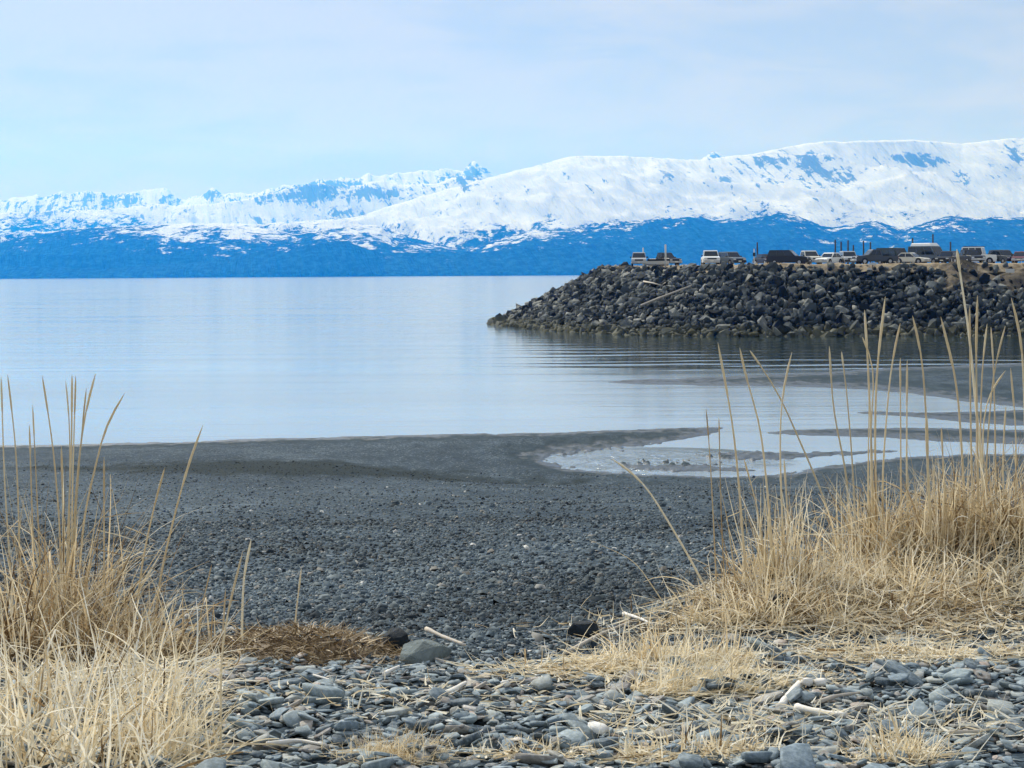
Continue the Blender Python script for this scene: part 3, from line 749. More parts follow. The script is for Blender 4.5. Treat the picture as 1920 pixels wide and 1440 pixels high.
def vehicle(name, kind, L, W, H, col, loc, yaw, label, category):
    root = empty(name, loc, yaw)
    tag(root, label, category, 'vehicles parked above the breakwater')
    P_ = PAINT[col]
    h = H; w = W / 2; f = L / 2
    gc = 0.28 if kind != 'pickup' else 0.36            # ground clearance
    belt = {'suv': 0.60, 'car': 0.60, 'pickup': 0.60, 'van': 0.52, 'jeep': 0.58}[kind] * h
    hood = {'suv': 0.585, 'car': 0.56, 'pickup': 0.60, 'van': 0.50, 'jeep': 0.56}[kind] * h
    # where the cabin meets the belt: rear, front; roof: rear, front
    cab = {'suv': (-0.485, 0.20, -0.44, 0.06), 'car': (-0.40, 0.20, -0.26, 0.04), 'pickup': (-0.12, 0.22, -0.09, 0.10), 'van': (-0.49, 0.34, -0.47, 0.20), 'jeep': (-0.48, 0.14, -0.46, 0.09)}[kind]
    b0, b1, r0, r1 = [q * L for q in cab]
    rear_top = belt if kind != 'pickup' else 0.56 * h
    prof = [(-f + 0.05, gc), (-f, gc + 0.18), (-f, rear_top - 0.06), (-f + 0.05, rear_top), (b0 if kind == 'pickup' else -f + 0.10, rear_top if kind == 'pickup' else belt), (b0 + 0.01, belt), (b1, belt), (b1 + 0.06, hood + 0.02), (f - 0.25, hood - 0.06), (f - 0.05, hood - 0.16), (f, hood - 0.32), (f, gc + 0.15), (f - 0.10, gc)]
    bm = prism(prof, lambda z: w * (0.95 if z < gc + 0.1 else 1.0 if z < hood * 0.85 else 0.97))
    bmesh.ops.bevel(bm, geom=bm.edges[:], offset=0.03, segments=1, affect='EDGES', clamp_overlap=True)
    body = link('body', bm_mesh('body', bm, P_), None, root)
    wt = 0.80 if kind not in ('van', 'jeep') else 0.90
    cp = [(b0, belt - 0.04), (b1, belt - 0.04), (r1, h - 0.05), (r1 - 0.15, h), (r0 + 0.12, h), (r0, h - 0.05)]
    wf = lambda z: w * (0.965 + (wt - 0.965) * max(0, (z - belt)) / (h - belt))
    bm = prism(cp, wf)
    link('cabin', bm_mesh('cabin', bm, P_), None, root)
    def onside(x, z, s): return (x, s * wf(z), z)
    zt, zb = h - 0.13, belt + 0.03
    def edge(x0, x1, z): return x0 + (x1 - x0) * (z - belt) / (h - 0.05 - belt)
    wi = 0.09
    # windscreen and rear window
    def cross(xb, xt, sgn, nm):
        yb, yt = wf(zb) - wi, wf(zt) - wi
        q = [(xb, -yb, zb), (xb, yb, zb), (xt, yt, zt), (xt, -yt, zt)]
        if sgn < 0: q = [q[1], q[0], q[3], q[2]]
        link(nm, quad_mesh(nm, q, GLASS), None, root)
    cross(edge(b1, r1, zb), edge(b1, r1, zt), 1, 'windscreen')
    cross(edge(b0, r0, zb), edge(b0, r0, zt), -1, 'rear_window')
    nwin = {'suv': 3, 'car': 2, 'pickup': 2, 'van': 3, 'jeep': 3}[kind]
    for s in (1, -1):
        for k in range(nwin):
            a, bb = k / nwin, (k + 1) / nwin
            xs0 = edge(b0, r0, zb) + 0.10; xs1 = edge(b1, r1, zb) - 0.12
            xt0 = edge(b0, r0, zt) + 0.10; xt1 = edge(b1, r1, zt) - 0.10
            g = 0.04
            q = [(xs0 + (xs1 - xs0) * a + g, zb), (xs0 + (xs1 - xs0) * bb - g, zb), (xt0 + (xt1 - xt0) * bb - g, zt), (xt0 + (xt1 - xt0) * a + g, zt)]
            q = [onside(x, z, s) for x, z in q]
            if s > 0: q = q[::-1]
            link('side_window', quad_mesh('side_window', q, GLASS), None, root)
        bm = bmesh.new(); box(bm, (b1 - 0.25, s * (w + 0.10), belt + 0.09), (0.10, 0.20, 0.16))
        link('mirror', bm_mesh('mirror', bm, TRIM), None, root)
        bm = bmesh.new(); box(bm, (f - 0.06, s * (w - 0.24), hood - 0.27), (0.12, 0.36, 0.15))
        link('headlight', bm_mesh('headlight', bm, LAMP), None, root)
        bm = bmesh.new(); box(bm, (-f + 0.005, s * (w - 0.10), rear_top - 0.24), (0.05, 0.14, 0.30))
        link('tail_light', bm_mesh('tail_light', bm, TAIL), None, root)
    bm = bmesh.new(); box(bm, (f - 0.02, 0, hood - 0.29), (0.09, W - 0.90, 0.18))
    link('grille', bm_mesh('grille', bm, TRIM), None, root)
    for x, nm in ((f - 0.01, 'front_bumper'), (-f + 0.01, 'rear_bumper')):
        bm = bmesh.new(); v = box(bm, (x, 0, gc + 0.20), (0.22, W * 0.97, 0.22))
        bp = link(nm, bm_mesh(nm, bm, TRIM if kind in ('suv', 'jeep', 'van') else RIM), None, root)
        bm = bmesh.new(); box(bm, (x + (0.12 if x > 0 else -0.12), 0, gc + 0.22), (0.02, 0.42, 0.13))
        link('number_plate', bm_mesh('number_plate', bm, PLATE), None, bp)
    if kind == 'pickup':
        bm = bmesh.new(); box(bm, ((-f + b0) / 2 + 0.02, 0, rear_top + 0.004), (b0 + f - 0.2, W - 0.24, 0.012))
        link('cargo_bed', bm_mesh('cargo_bed', bm, TRIM), None, root)
    rw = 0.37 if kind in ('pickup', 'jeep', 'van') else 0.34
    for sx in (0.305, -0.30):
        for s in (1, -1):
            bm = bmesh.new()
            bmesh.ops.create_cone(bm, cap_ends=True, segments=20, radius1=rw, radius2=rw, depth=0.24)
            bmesh.ops.rotate(bm, verts=bm.verts, cent=(0, 0, 0), matrix=Matrix.Rotation(R(90), 3, 'X'))
            t_ = link('wheel', bm_mesh('wheel', bm, TYRE), None, root, (sx * L, s * (w - 0.10), rw))
            bm = bmesh.new()
            bmesh.ops.create_cone(bm, cap_ends=True, segments=14, radius1=rw * 0.60, radius2=rw * 0.55, depth=0.03)
            bmesh.ops.rotate(bm, verts=bm.verts, cent=(0, 0, 0), matrix=Matrix.Rotation(R(-90 * s), 3, 'X'))
            link('rim', bm_mesh('rim', bm, RIM), None, t_, (0, s * 0.128, 0))
            bm = bmesh.new()
            bmesh.ops.create_cone(bm, cap_ends=True, segments=20, radius1=rw + 0.07, radius2=rw + 0.07, depth=0.05)
            bmesh.ops.rotate(bm, verts=bm.verts, cent=(0, 0, 0), matrix=Matrix.Rotation(R(90), 3, 'X'))
            link('wheel_arch', bm_mesh('wheel_arch', bm, TRIM), None, root, (sx * L, s * (w - 0.02), rw + 0.02))
    return root

def lot_z(x, y):
    return LOT_Z + float(fbm(np.array([x / 4]), np.array([y / 4]), 3, 2)[0] - 0.5) * 0.10 - 0.01
def spot(u, Y):
    d = ray(u, 500)
    x = d[0] * Y
    return (float(x), float(Y), lot_z(x, Y))
FRONT = R(-90)
VEH = [  # name, kind, L, W, H, colour, u, Y, yaw deg, label, category
    ('pickup_truck', 'pickup', 5.6, 2.0, 1.9, 'silver', 1198, 300, -93, 'silver pickup truck facing the water, leftmost of the parked vehicles', 'pickup truck'),
    ('pickup_truck', 'pickup', 5.4, 1.95, 1.8, 'black', 1246, 298, -60, 'black pickup truck behind the white marker post near the lot end', 'pickup truck'),
    ('pickup_truck', 'pickup', 5.7, 2.05, 1.92, 'white', 1332, 283, -91, 'white pickup truck facing the water beside a grey wagon', 'pickup truck'),
    ('sport_utility_vehicle', 'suv', 4.6, 1.85, 1.72, 'slate', 1371, 284, -68, 'slate grey wagon parked right of the white pickup facing the water', 'suv'),
    ('parked_car', 'car', 4.5, 1.8, 1.45, 'navy', 1437, 292, -70, 'small dark blue car at the tail of the long black wagon', 'car'),
    ('sport_utility_vehicle', 'suv', 5.2, 2.0, 1.85, 'black', 1479, 279, -22, 'long black wagon parked side-on to the water', 'suv'),
    ('pickup_truck', 'pickup', 5.6, 2.0, 1.85, 'cream', 1516, 290, -75, 'cream pickup truck half hidden by the long black wagon', 'pickup truck'),
    ('parked_car', 'car', 4.4, 1.8, 1.55, 'white', 1555, 288, -128, 'small white car between the cream pickup and a silver wagon', 'car'),
    ('sport_utility_vehicle', 'suv', 4.7, 1.9, 1.75, 'silver', 1591, 290, -88, 'silver wagon with dark windscreen right of the small white car', 'suv'),
    ('pickup_truck', 'pickup', 5.5, 2.0, 1.85, 'charcoal', 1640, 279, -168, 'charcoal pickup truck standing side-on in front of a tall dark van', 'pickup truck'),
    ('van', 'van', 5.2, 2.0, 2.15, 'dark_green', 1676, 289, -60, 'tall dark green van behind the charcoal pickup', 'van'),
    ('parked_car', 'car', 4.4, 1.8, 1.45, 'cream', 1709, 283, -35, 'cream car between the dark green van and the camper van', 'car'),
    ('camper_van', 'van', 5.6, 2.1, 2.35, 'slate', 1741, 292, -50, 'grey camper van with a pale raised roof', 'van'),
    ('sport_utility_vehicle', 'suv', 4.6, 1.9, 1.7, 'black', 1777, 287, -120, 'black wagon between the camper van and the boxy white truck', 'suv'),
    ('pickup_truck', 'pickup', 5.4, 2.0, 1.75, 'black', 1816, 277, -75, 'black pickup truck in front of the boxy white four wheel drive', 'pickup truck'),
    ('four_wheel_drive', 'jeep', 4.6, 1.95, 2.15, 'white', 1837, 284, -22, 'boxy white four wheel drive with dark windows and a roof rack', 'suv'),
    ('sport_utility_vehicle', 'suv', 4.7, 1.9, 1.75, 'charcoal', 1881, 283, -70, 'charcoal wagon right of the boxy white four wheel drive', 'suv'),
    ('parked_car', 'car', 4.4, 1.8, 1.5, 'maroon', 1914, 279, -110, 'maroon car at the right edge of the lot', 'car'),
]
for nm, kd, L, W, H, c, u, Y, yw, lab, cat in VEH:
    r_ = vehicle(nm, kd, L, W, H, c, spot(u, Y), R(yw), lab, cat)
    if nm == 'camper_van':
        bm = prism([(-2.4, 2.33), (1.2, 2.33), (0.8, 2.75), (-2.3, 2.75)], lambda z: 0.86 if z < 2.5 else 0.72)
        bmesh.ops.bevel(bm, geom=bm.edges[:], offset=0.06, segments=1, affect='EDGES', clamp_overlap=True)
        link('raised_roof', bm_mesh('raised_roof', bm, PAINT['white']), None, r_)
    if nm == 'four_wheel_drive':
        bm = bmesh.new()
        for yy in (-0.7, 0.7): box(bm, (-0.7, yy, 2.22), (2.6, 0.05, 0.05))
        for xx in (-1.8, -0.7, 0.4): box(bm, (xx, 0, 2.2), (0.05, 1.5, 0.05))
        link('roof_rack', bm_mesh('roof_rack', bm, TRIM), None, r_)

# ---------------------------------------------------------------- small things on the lot
WPOST = simple_mat('weathered_white_paint', (0.62, 0.62, 0.60), 0.7, 0.15, 5.0)
DPILE = simple_mat('creosoted_wood', (0.05, 0.055, 0.06), 0.9, 0.3, 3.0)
BLEACH = simple_mat('bleached_driftwood', (0.52, 0.47, 0.40), 0.85, 0.3, 14.0, spec=0.15)
def post(name, u, Y, h, r, mat, label, cat, group=None, lean=0.0, cap=None):
    p = spot(u, Y)
    e = empty(name, p)
    tag(e, label, cat, group)
    pts_ = [(0, 0, -0.3), (lean * 0.5, 0, h * 0.5), (lean, 0, h)]
    link('shaft', tube_mesh('shaft', pts_, [r, r * 0.95, r * 0.9], 8, mat), None, e)
    bm = bmesh.new(); bmesh.ops.create_cone(bm, cap_ends=True, segments=8, radius1=r * 1.12, radius2=r * 0.3, depth=r)
    link('cap', bm_mesh('cap', bm, mat), None, e, (lean, 0, h + r * 0.45))
    return e
post('marker_post', 1248, 284, 2.6, 0.13, WPOST, 'white marker post in front of the black pickup near the lot end', 'post')
post('marker_post', 1206, 304, 2.45, 0.10, WPOST, 'white marker post rising behind the leftmost silver pickup', 'post')
sp_ = post('sign_post', 1414, 281, 2.0, 0.07, WPOST, 'thin post with a small dark sign left of the small dark blue car', 'sign')
bm = bmesh.new(); box(bm, (0, -0.11, 1.35), (0.34, 0.03, 0.45)); link('sign_board', bm_mesh('sign_board', bm, TRIM), None, sp_)
PILES = [(1420, 2.6, 'dark timber pile beside the thin post with a small dark sign'), (1566, 2.9, 'dark timber pile above the right end of the small white car'), (1577, 2.6, 'dark timber pile above the left side of the silver wagon'),
         (1590, 2.8, 'dark timber pile above the middle of the silver wagon'), (1600, 2.1, 'shortest dark timber pile, above the right side of the silver wagon'), (1619, 2.7, 'dark timber pile above the nose end of the charcoal pickup'), (1632, 2.5, 'dark timber pile above the cab of the charcoal pickup'),
         (1711, 3.1, 'dark timber pile above the cream car'), (1749, 3.6, 'tallest dark timber pile, above the camper van roof'), (1782, 2.5, 'rightmost dark timber pile, left of the boxy white four wheel drive')]
for k, (u, h, lab) in enumerate(PILES):
    post('mooring_pile', u, 330, h + 0.8, 0.13, DPILE, lab, 'pile', 'timber piles behind the parked cars')
# small boat lying by the black pickup
b_ = empty('skiff', spot(1229, 288), R(-168)); tag(b_, 'white open skiff lying in front of the black pickup', 'boat')
bm = bmesh.new()
secs = [(-1.7, 0.55, 0.05), (-0.6, 0.62, 0.0), (0.6, 0.52, 0.02), (1.5, 0.22, 0.16), (1.85, 0.02, 0.36)]
rings = []
for x, hw, kz in secs:
    rings.append([bm.verts.new(q) for q in ((x, -hw, 0.62), (x, -hw * 0.8, kz + 0.18), (x, 0, kz), (x, hw * 0.8, kz + 0.18), (x, hw, 0.62), (x, hw * 0.85, 0.60), (x, 0, kz + 0.14), (x, -hw * 0.85, 0.60))])
for a, c in zip(rings, rings[1:]):
    for k in range(8): bm.faces.new((a[k], a[(k + 1) % 8], c[(k + 1) % 8], c[k]))
bm.faces.new(rings[0]); bm.faces.new(rings[-1][::-1])
bmesh.ops.recalc_face_normals(bm, faces=bm.faces)
link('hull', bm_mesh('hull', bm, WPOST), None, b_)
for x in (-1.0, 0.2):
    bm = bmesh.new(); box(bm, (x, 0, 0.48), (0.26, 1.0, 0.04)); link('thwart', bm_mesh('thwart', bm, BLEACH), None, b_)
# things on the bank
def bank_hit(u, v):
    """nearest point of the boulder slope along a sight line"""
    S_, T_ = np.meshgrid(np.linspace(0, 1, 400), np.linspace(0, 1, 120), indexing='ij')
    q = slope_pt(S_, T_)
    uu, vv_ = proj(q[..., 0], q[..., 1], q[..., 2])
    k = np.argmin((uu - u) ** 2 + (vv_ - v) ** 2 + np.where(q[..., 1] > 330, 1e6, 0))
    return q.reshape(-1, 3)[k]
def bank_log(pix, r, label, name='driftwood_log'):
    pp = np.array([bank_hit(u, v) + np.array([0, -0.75, 0.62]) for u, v in pix])
    o0 = pp[0].copy()
    o = link(name, tube_mesh(name, pp - o0, np.linspace(r, r * 0.55, len(pp)), 7, BLEACH), None, None, o0)
    tag(o, label, 'driftwood')
bank_log([(1202, 582), (1235, 569), (1268, 556), (1296, 545)], 0.17, 'long pale driftwood log leaning up the dark boulders')
bank_log([(1206, 537), (1224, 540), (1240, 545), (1247, 539)], 0.12, 'short crooked pale branch above the long log on the boulders', 'driftwood_branch')
for (u, v, sx, sz, lab) in [(1632, 503, 0.9, 0.28, 'white board lying at the top of the boulders below the charcoal pickup'), (1890, 516, 1.0, 0.45, 'white sign board standing on the slumped soil bank'), (1629, 512, 0.5, 0.22, 'small white board just under another at the boulder crest')]:
    p = bank_hit(u, v)
    o0 = p + np.array([0, -0.6, 0.5])
    e = empty('white_board', o0); tag(e, lab, 'board')
    bm = bmesh.new(); box(bm, (0, 0, 0), (sx, 0.06, sz)); link('panel', bm_mesh('panel', bm, WPOST), None, e)
    bm = bmesh.new()
    box(bm, (0, 0.08, -0.2), (0.08, 0.08, sz + 0.5)); link('batten', bm_mesh('batten', bm, DPILE), None, e)
p = bank_hit(1316, 553)
o = link('pale_rock', hull_mesh('pale_rock', 14, (0.34, 0.3, 0.36), 777, WPOST, 0.3), None, None, p + np.array([0, -0.5, 0.75])); tag(o, 'single white rock among the dark boulders', 'rock')
o = link('pale_rock', hull_mesh('pale_rock', 14, (1.1, 0.4, 0.3), 778, SOIL, 0.3), None, None, bank_hit(1170, 510) + np.array([0, -0.3, 0.6])); tag(o, 'flat tan slab at the left top corner of the boulder bank', 'rock')
# ================================================================== cobbles on the berm
def stone_mat(name, wet=0.0):
    m, nt, b = newmat(name)
    oc = nd(nt, 'ShaderNodeTexCoord').outputs['Object']
    P = nd(nt, 'ShaderNodeNewGeometry').outputs['Position']
    info = nd(nt, 'ShaderNodeObjectInfo').outputs['Random']
    att = nd(nt, 'ShaderNodeAttribute', {'attribute_name': 'tone'}).outputs['Fac']
    rnd = mth(nt, 'FRACT', mth(nt, 'ADD', info, att))
    n = noise(nt, P, 45.0, 5.0, 0.65)
    n2 = noise(nt, P, 9.0, 3.0, 0.5)
    t = mth(nt, 'ADD', rnd, mth(nt, 'MULTIPLY_ADD', n2, 0.10, -0.05))
    c = ramp(nt, t, [(0.0, (0.045, 0.060, 0.072)), (0.14, (0.165, 0.220, 0.262)), (0.26, (0.068, 0.090, 0.106)), (0.40, (0.250, 0.305, 0.330)), (0.52, (0.120, 0.155, 0.175)), (0.66, (0.205, 0.258, 0.280)),
                     (0.78, (0.30, 0.32, 0.305)), (0.86, (0.15, 0.135, 0.125)), (0.93, (0.30, 0.29, 0.26)), (0.975, (0.30, 0.235, 0.195)), (1.0, (0.66, 0.65, 0.61))])
    c = mixc(nt, sstep(nt, n, 0.40, 0.66), nd(nt, 'ShaderNodeVectorMath', {'operation': 'SCALE'}, _0=c, Scale=1.0).outputs[0], mixc(nt, 0.25, nd(nt, 'ShaderNodeVectorMath', {'operation': 'SCALE'}, _0=c, Scale=1.45).outputs[0], (0.45, 0.49, 0.50)))
    bump = nd(nt, 'ShaderNodeBump', None, Strength=0.25, Distance=0.006, Height=n)
    setin(nt, b, Base_Color=c, Roughness=0.72, Normal=bump.outputs[0])
    b.inputs['Specular IOR Level'].default_value = 0.15
    return m
STONE = stone_mat('beach_stone')

def flat_stone(name, seed, mat, sides=9, ang=0.15):
    """flat waterworn cobble, about 1 long x 0.7 wide x 0.3 thick"""
    rng = np.random.default_rng(seed)
    th = np.linspace(0, 2 * np.pi, sides, endpoint=False) + rng.normal(0, 0.16, sides)
    r = 1 + rng.normal(0, ang, sides)
    ox, oy = 0.5 * r * np.cos(th), 0.36 * r * np.sin(th) * rng.uniform(0.85, 1.15)
    rings = [(-0.10, 0.78), (-0.04, 0.97), (0.055, 1.0), (0.095, 0.84)]
    V = []
    tilt = rng.normal(0, 0.12, 2)
    for z, s in rings:
        for k in range(sides):
            V.append((ox[k] * s, oy[k] * s, z * (1 + rng.normal(0, 0.10)) + ox[k] * tilt[0] * s + oy[k] * tilt[1] * s))
    V.append((0.03, 0.0, 0.108)); V.append((0, 0, -0.11))
    F = []
    for i in range(3):
        for k in range(sides):
            k2 = (k + 1) % sides
            F.append((i * sides + k, i * sides + k2, (i + 1) * sides + k2, (i + 1) * sides + k))
    top, bot = len(V) - 2, len(V) - 1
    for k in range(sides):
        k2 = (k + 1) % sides
        F.append((3 * sides + k, 3 * sides + k2, top)); F.append((k2, k, bot))
    me = bpy.data.meshes.new(name)
    me.from_pydata(V, [], F)
    for p in me.polygons: p.use_smooth = True
    me.materials.append(mat); me.update()
    return me
stone_protos = [flat_stone('cobble', 300 + i, STONE, 7 if i % 3 == 0 else 9, 0.26 if i % 2 else 0.16) for i in range(12)]
def small_stone(seed):
    me = flat_stone('tmp', seed, STONE, 6, 0.24)
    v, f = mesh_arrays(me); bpy.data.meshes.remove(me)
    bot = len(v) - 1
    f = f[~np.any(f == bot, axis=1)]
    return v, f[~np.all(f < 12, axis=1)]      # the hidden underside is left open
stone_arr = [small_stone(500 + i) for i in range(12)]

rngs = np.random.default_rng(21)
def lay_stones(n, xr, yr, sizes, keep=None, cellsz=0.012, tilt=0.13, sink=0.25):
    """drop stones one after another on a height map so that they really lie on each other"""
    nx, ny = int((xr[1] - xr[0]) / cellsz) + 1, int((yr[1] - yr[0]) / cellsz) + 1
    gx, gy = np.meshgrid(np.linspace(*xr, nx), np.linspace(*yr, ny), indexing='ij')
    hm_ = height(gx, gy)
    base_h = hm_.copy()
    L_, R_, S_ = [], [], []
    for i in range(n):
        x, y = rngs.uniform(*xr), rngs.uniform(*yr)
        sz = sizes(x, y)
        if sz <= 0: continue
        thick = rngs.uniform(0.6, 1.3)
        i0, i1 = int((x - xr[0] - 0.38 * sz) / cellsz), int((x - xr[0] + 0.38 * sz) / cellsz) + 1
        j0, j1 = int((y - yr[0] - 0.38 * sz) / cellsz), int((y - yr[0] + 0.38 * sz) / cellsz) + 1
        i0, j0 = max(i0, 0), max(j0, 0)
        patch = hm_[i0:i1, j0:j1]
        if patch.size == 0: continue
        z = np.percentile(patch, 60)
        if z - base_h[min(i0, nx - 1), min(j0, ny - 1)] > 0.065 : continue
        # lean with the local slope of the pile
        gxs = (patch[-1, :].mean() - patch[0, :].mean()) / max(0.76 * sz, 1e-3)
        gys = (patch[:, -1].mean() - patch[:, 0].mean()) / max(0.76 * sz, 1e-3)
        rot = Euler((np.clip(gys, -.5, .5) * 0.8 + rngs.normal(0, tilt), -np.clip(gxs, -.5, .5) * 0.8 + rngs.normal(0, tilt), 0)).to_matrix() @ Matrix.Rotation(rngs.uniform(0, 6.283), 3, 'Z')
        hh = 0.10 * sz * thick
        L_.append((x, y, z + hh * (1 - sink))); R_.append(np.array(rot)); S_.append((sz * rngs.uniform(0.85, 1.2), sz * rngs.uniform(0.85, 1.2), sz * thick))
        hm_[i0:i1, j0:j1] = np.maximum(patch, z + hh * (2 - sink) * 0.85)
    return np.array(L_), np.array(R_), np.array(S_)
def cob_size(x, y):
    # cobbles thin out over the crest into pebbles; fewer big ones far right under the straw
    edge = 9.50 + 0.12 * math.sin(x * 3.1) + (0.35 if x > 0.75 else 0.0) + (0.15 if x < -0.6 else 0)
    if y > edge + 0.30: return 0
    if ((x + 0.98) / 0.46) ** 2 + ((y - 9.42) / 0.20) ** 2 < 1: return 0
    base_ = math.exp(rngs.normal(math.log(0.045), 0.48))
    base_ *= 1.0 - 0.55 * min(1, max(0, (y - edge + 1.0) / 1.1))
    return float(np.clip(base_, 0.022, 0.17))
cl, crot, cs = lay_stones(19500, (-3.6, 3.6), (6.7, 10.4), cob_size)
ci = rngs.integers(0, 12, len(cl)); ctone = rngs.uniform(0, 0.985, len(cl))
white = rngs.uniform(0, 1, len(cl)) < 0.012
ctone[white] = 0.995
uc, vc = proj(cl[:, 0], cl[:, 1], cl[:, 2])
area = np.where((uc > -20) & (uc < 1940) & (vc < 1450), cs[:, 0] * cs[:, 1] / cl[:, 1] ** 2, 0)
top300 = np.zeros(len(cl), bool); top300[np.argsort(-area)[:300]] = True
for i in np.where(top300)[0]:
    o = link('cobble', stone_protos[ci[i]], None, beach)
    M = Matrix(crot[i].tolist()).to_4x4() @ Matrix.Diagonal((*cs[i], 1.0)); M.translation = cl[i]
    o.matrix_basis = M
o = link('cobbles', scatter_mesh('cobbles', stone_arr, ci[~top300], cl[~top300], crot[~top300], cs[~top300], ctone[~top300], smooth=True), STONE, beach)
tag(o, kind='stuff')

# ------------------------------------------------------------------ shingle running down to the water
def pebble_proto(seed):
    rng = np.random.default_rng(seed)
    s = 4
    th = np.linspace(0, 2 * np.pi, s, endpoint=False) + rng.normal(0, 0.28, s)
    r = 1 + rng.normal(0, 0.14, s)
    V = [(0.5 * r[k] * math.cos(th[k]), 0.38 * r[k] * math.sin(th[k]), rng.normal(0, 0.02)) for k in range(s)]
    V += [(0.34 * r[k] * math.cos(th[k]), 0.25 * r[k] * math.sin(th[k]), 0.2 + rng.normal(0, 0.03)) for k in range(s)]
    F = []
    for k in range(s):
        k2 = (k + 1) % s
        F += [(k, k2, s + k2), (k, s + k2, s + k)]
    F += [(s, s + 1, s + 2), (s, s + 2, s + 3)]
    return np.array(V), np.array(F, np.int32)
peb = [pebble_proto(900 + i) for i in range(8)]
def pebble_field(n, y0, y1, s_med, s_sig, power=1.0, smax=0.09):
    y = y0 + (y1 - y0) * rngs.uniform(0, 1, n) ** power
    half = 0.235 * y + 1.5
    x = rngs.uniform(-1, 1, n) * half
    z = height(x, y)
    sz = np.clip(np.exp(rngs.normal(math.log(s_med), s_sig, n)), 0.010, smax)
    loc_ = np.stack([x, y, z - 0.02 * sz + rngs.uniform(0, 0.006, n)], -1)
    a = rngs.uniform(0, 6.283, n); tx = rngs.normal(0, 0.25, n); ty = rngs.normal(0, 0.25, n)
    ca, sa = np.cos(a), np.sin(a)
    Rz = np.zeros((n, 3, 3)); Rz[:, 0, 0] = ca; Rz[:, 0, 1] = -sa; Rz[:, 1, 0] = sa; Rz[:, 1, 1] = ca; Rz[:, 2, 2] = 1
    T_ = np.zeros((n, 3, 3)); T_[:, 0, 0] = 1; T_[:, 1, 1] = 1; T_[:, 2, 2] = 1; T_[:, 0, 2] = tx; T_[:, 2, 0] = -tx; T_[:, 1, 2] = ty; T_[:, 2, 1] = -ty
    scl_ = sz[:, None] * np.stack([rngs.uniform(0.8, 1.2, n), rngs.uniform(0.8, 1.2, n), rngs.uniform(0.7, 1.6, n)], -1)
    return loc_, np.einsum('nij,njk->nik', T_, Rz), scl_
def pebbles(name, n, y0, y1, s_med, s_sig, power, dark, smax=0.09):
    l, r, s = pebble_field(n, y0, y1, s_med, s_sig, power, smax)
    tn = rngs.uniform(0, 0.80, n)
    w_ = rngs.uniform(0, 1, n)
    tn[w_ < 0.05] = rngs.uniform(0.85, 0.95, (w_ < 0.05).sum()); tn[w_ < 0.007] = 0.985
    o = link(name, scatter_mesh(name, peb, rngs.integers(0, 8, n), l, r, s, tn, smooth=False), dark, beach)
    tag(o, kind='stuff')
def shingle_mat():
    m, nt, b = newmat('shingle')
    P = nd(nt, 'ShaderNodeNewGeometry').outputs['Position']
    att = nd(nt, 'ShaderNodeAttribute', {'attribute_name': 'tone'}).outputs['Fac']
    n2 = noise(nt, vmul(nt, P, (0.5, 0.22, 0.5)), 1.0, 4.0, 0.6)
    c = ramp(nt, att, [(0.0, (0.020, 0.030, 0.040)), (0.25, (0.058, 0.085, 0.110)), (0.5, (0.118, 0.158, 0.188)), (0.75, (0.20, 0.24, 0.255)), (0.86, (0.20, 0.19, 0.17)), (0.95, (0.30, 0.30, 0.28)), (1.0, (0.72, 0.72, 0.69))])
    sp = nd(nt, 'ShaderNodeSeparateXYZ', None, Vector=P)
    dark_band = dark_band_mask(nt, sp.outputs[0], sp.outputs[1], noise(nt, vmul(nt, P, (1.0, 0.35, 1.0)), 1.1, 5.0, 0.65))
    c = mixc(nt, mth(nt, 'MULTIPLY', dark_band, 0.8), c, (0.016, 0.026, 0.028))  # same dark band carried on over the pebbles
    k = mth(nt, 'MULTIPLY_ADD', sstep(nt, n2, 0.30, 0.72), 0.68, 0.44)
    c = nd(nt, 'ShaderNodeVectorMath', {'operation': 'SCALE'}, _0=c, Scale=k).outputs[0]
    setin(nt, b, Base_Color=c, Roughness=0.75)
    b.inputs['Specular IOR Level'].default_value = 0.08
    return m
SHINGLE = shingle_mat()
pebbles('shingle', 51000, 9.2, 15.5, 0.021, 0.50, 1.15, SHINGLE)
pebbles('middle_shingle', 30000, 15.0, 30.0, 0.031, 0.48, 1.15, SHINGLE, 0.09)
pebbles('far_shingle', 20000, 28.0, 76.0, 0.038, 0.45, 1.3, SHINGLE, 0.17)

# ================================================================== dry beach grass
def straw_mat(name, stops, trans=0.25):
    m, nt, b = newmat(name)
    att = nd(nt, 'ShaderNodeAttribute', {'attribute_name': 'tone'}).outputs['Fac']
    P = nd(nt, 'ShaderNodeNewGeometry').outputs['Position']
    n = noise(nt, P, 30.0, 3.0, 0.6)
    info = nd(nt, 'ShaderNodeObjectInfo').outputs['Random']
    t = mth(nt, 'ADD', mth(nt, 'ADD', att, mth(nt, 'MULTIPLY_ADD', n, 0.3, -0.15)), mth(nt, 'MULTIPLY_ADD', info, 0.16, -0.08))
    c = ramp(nt, t, stops)
    setin(nt, b, Base_Color=c, Roughness=0.6)
    b.inputs['Specular IOR Level'].default_value = 0.25
    tr = nd(nt, 'ShaderNodeBsdfTranslucent', None, Color=c)
    mx = nd(nt, 'ShaderNodeMixShader', None, _0=trans, _1=b.outputs[0], _2=tr.outputs[0])
    nt.links.new(mx.outputs[0], nt.nodes['Material Output'].inputs[0])
    return m
STRAW = straw_mat('dry_straw', [(0.0, (0.075, 0.042, 0.018)), (0.28, (0.30, 0.20, 0.10)), (0.52, (0.70, 0.57, 0.36)), (0.80, (0.88, 0.79, 0.59)), (1.0, (0.95, 0.90, 0.76))], 0.38)
WRACKM = straw_mat('old_wrack', [(0.0, (0.035, 0.022, 0.012)), (0.4, (0.20, 0.135, 0.07)), (0.7, (0.46, 0.35, 0.21)), (1.0, (0.78, 0.67, 0.48))], 0.1)

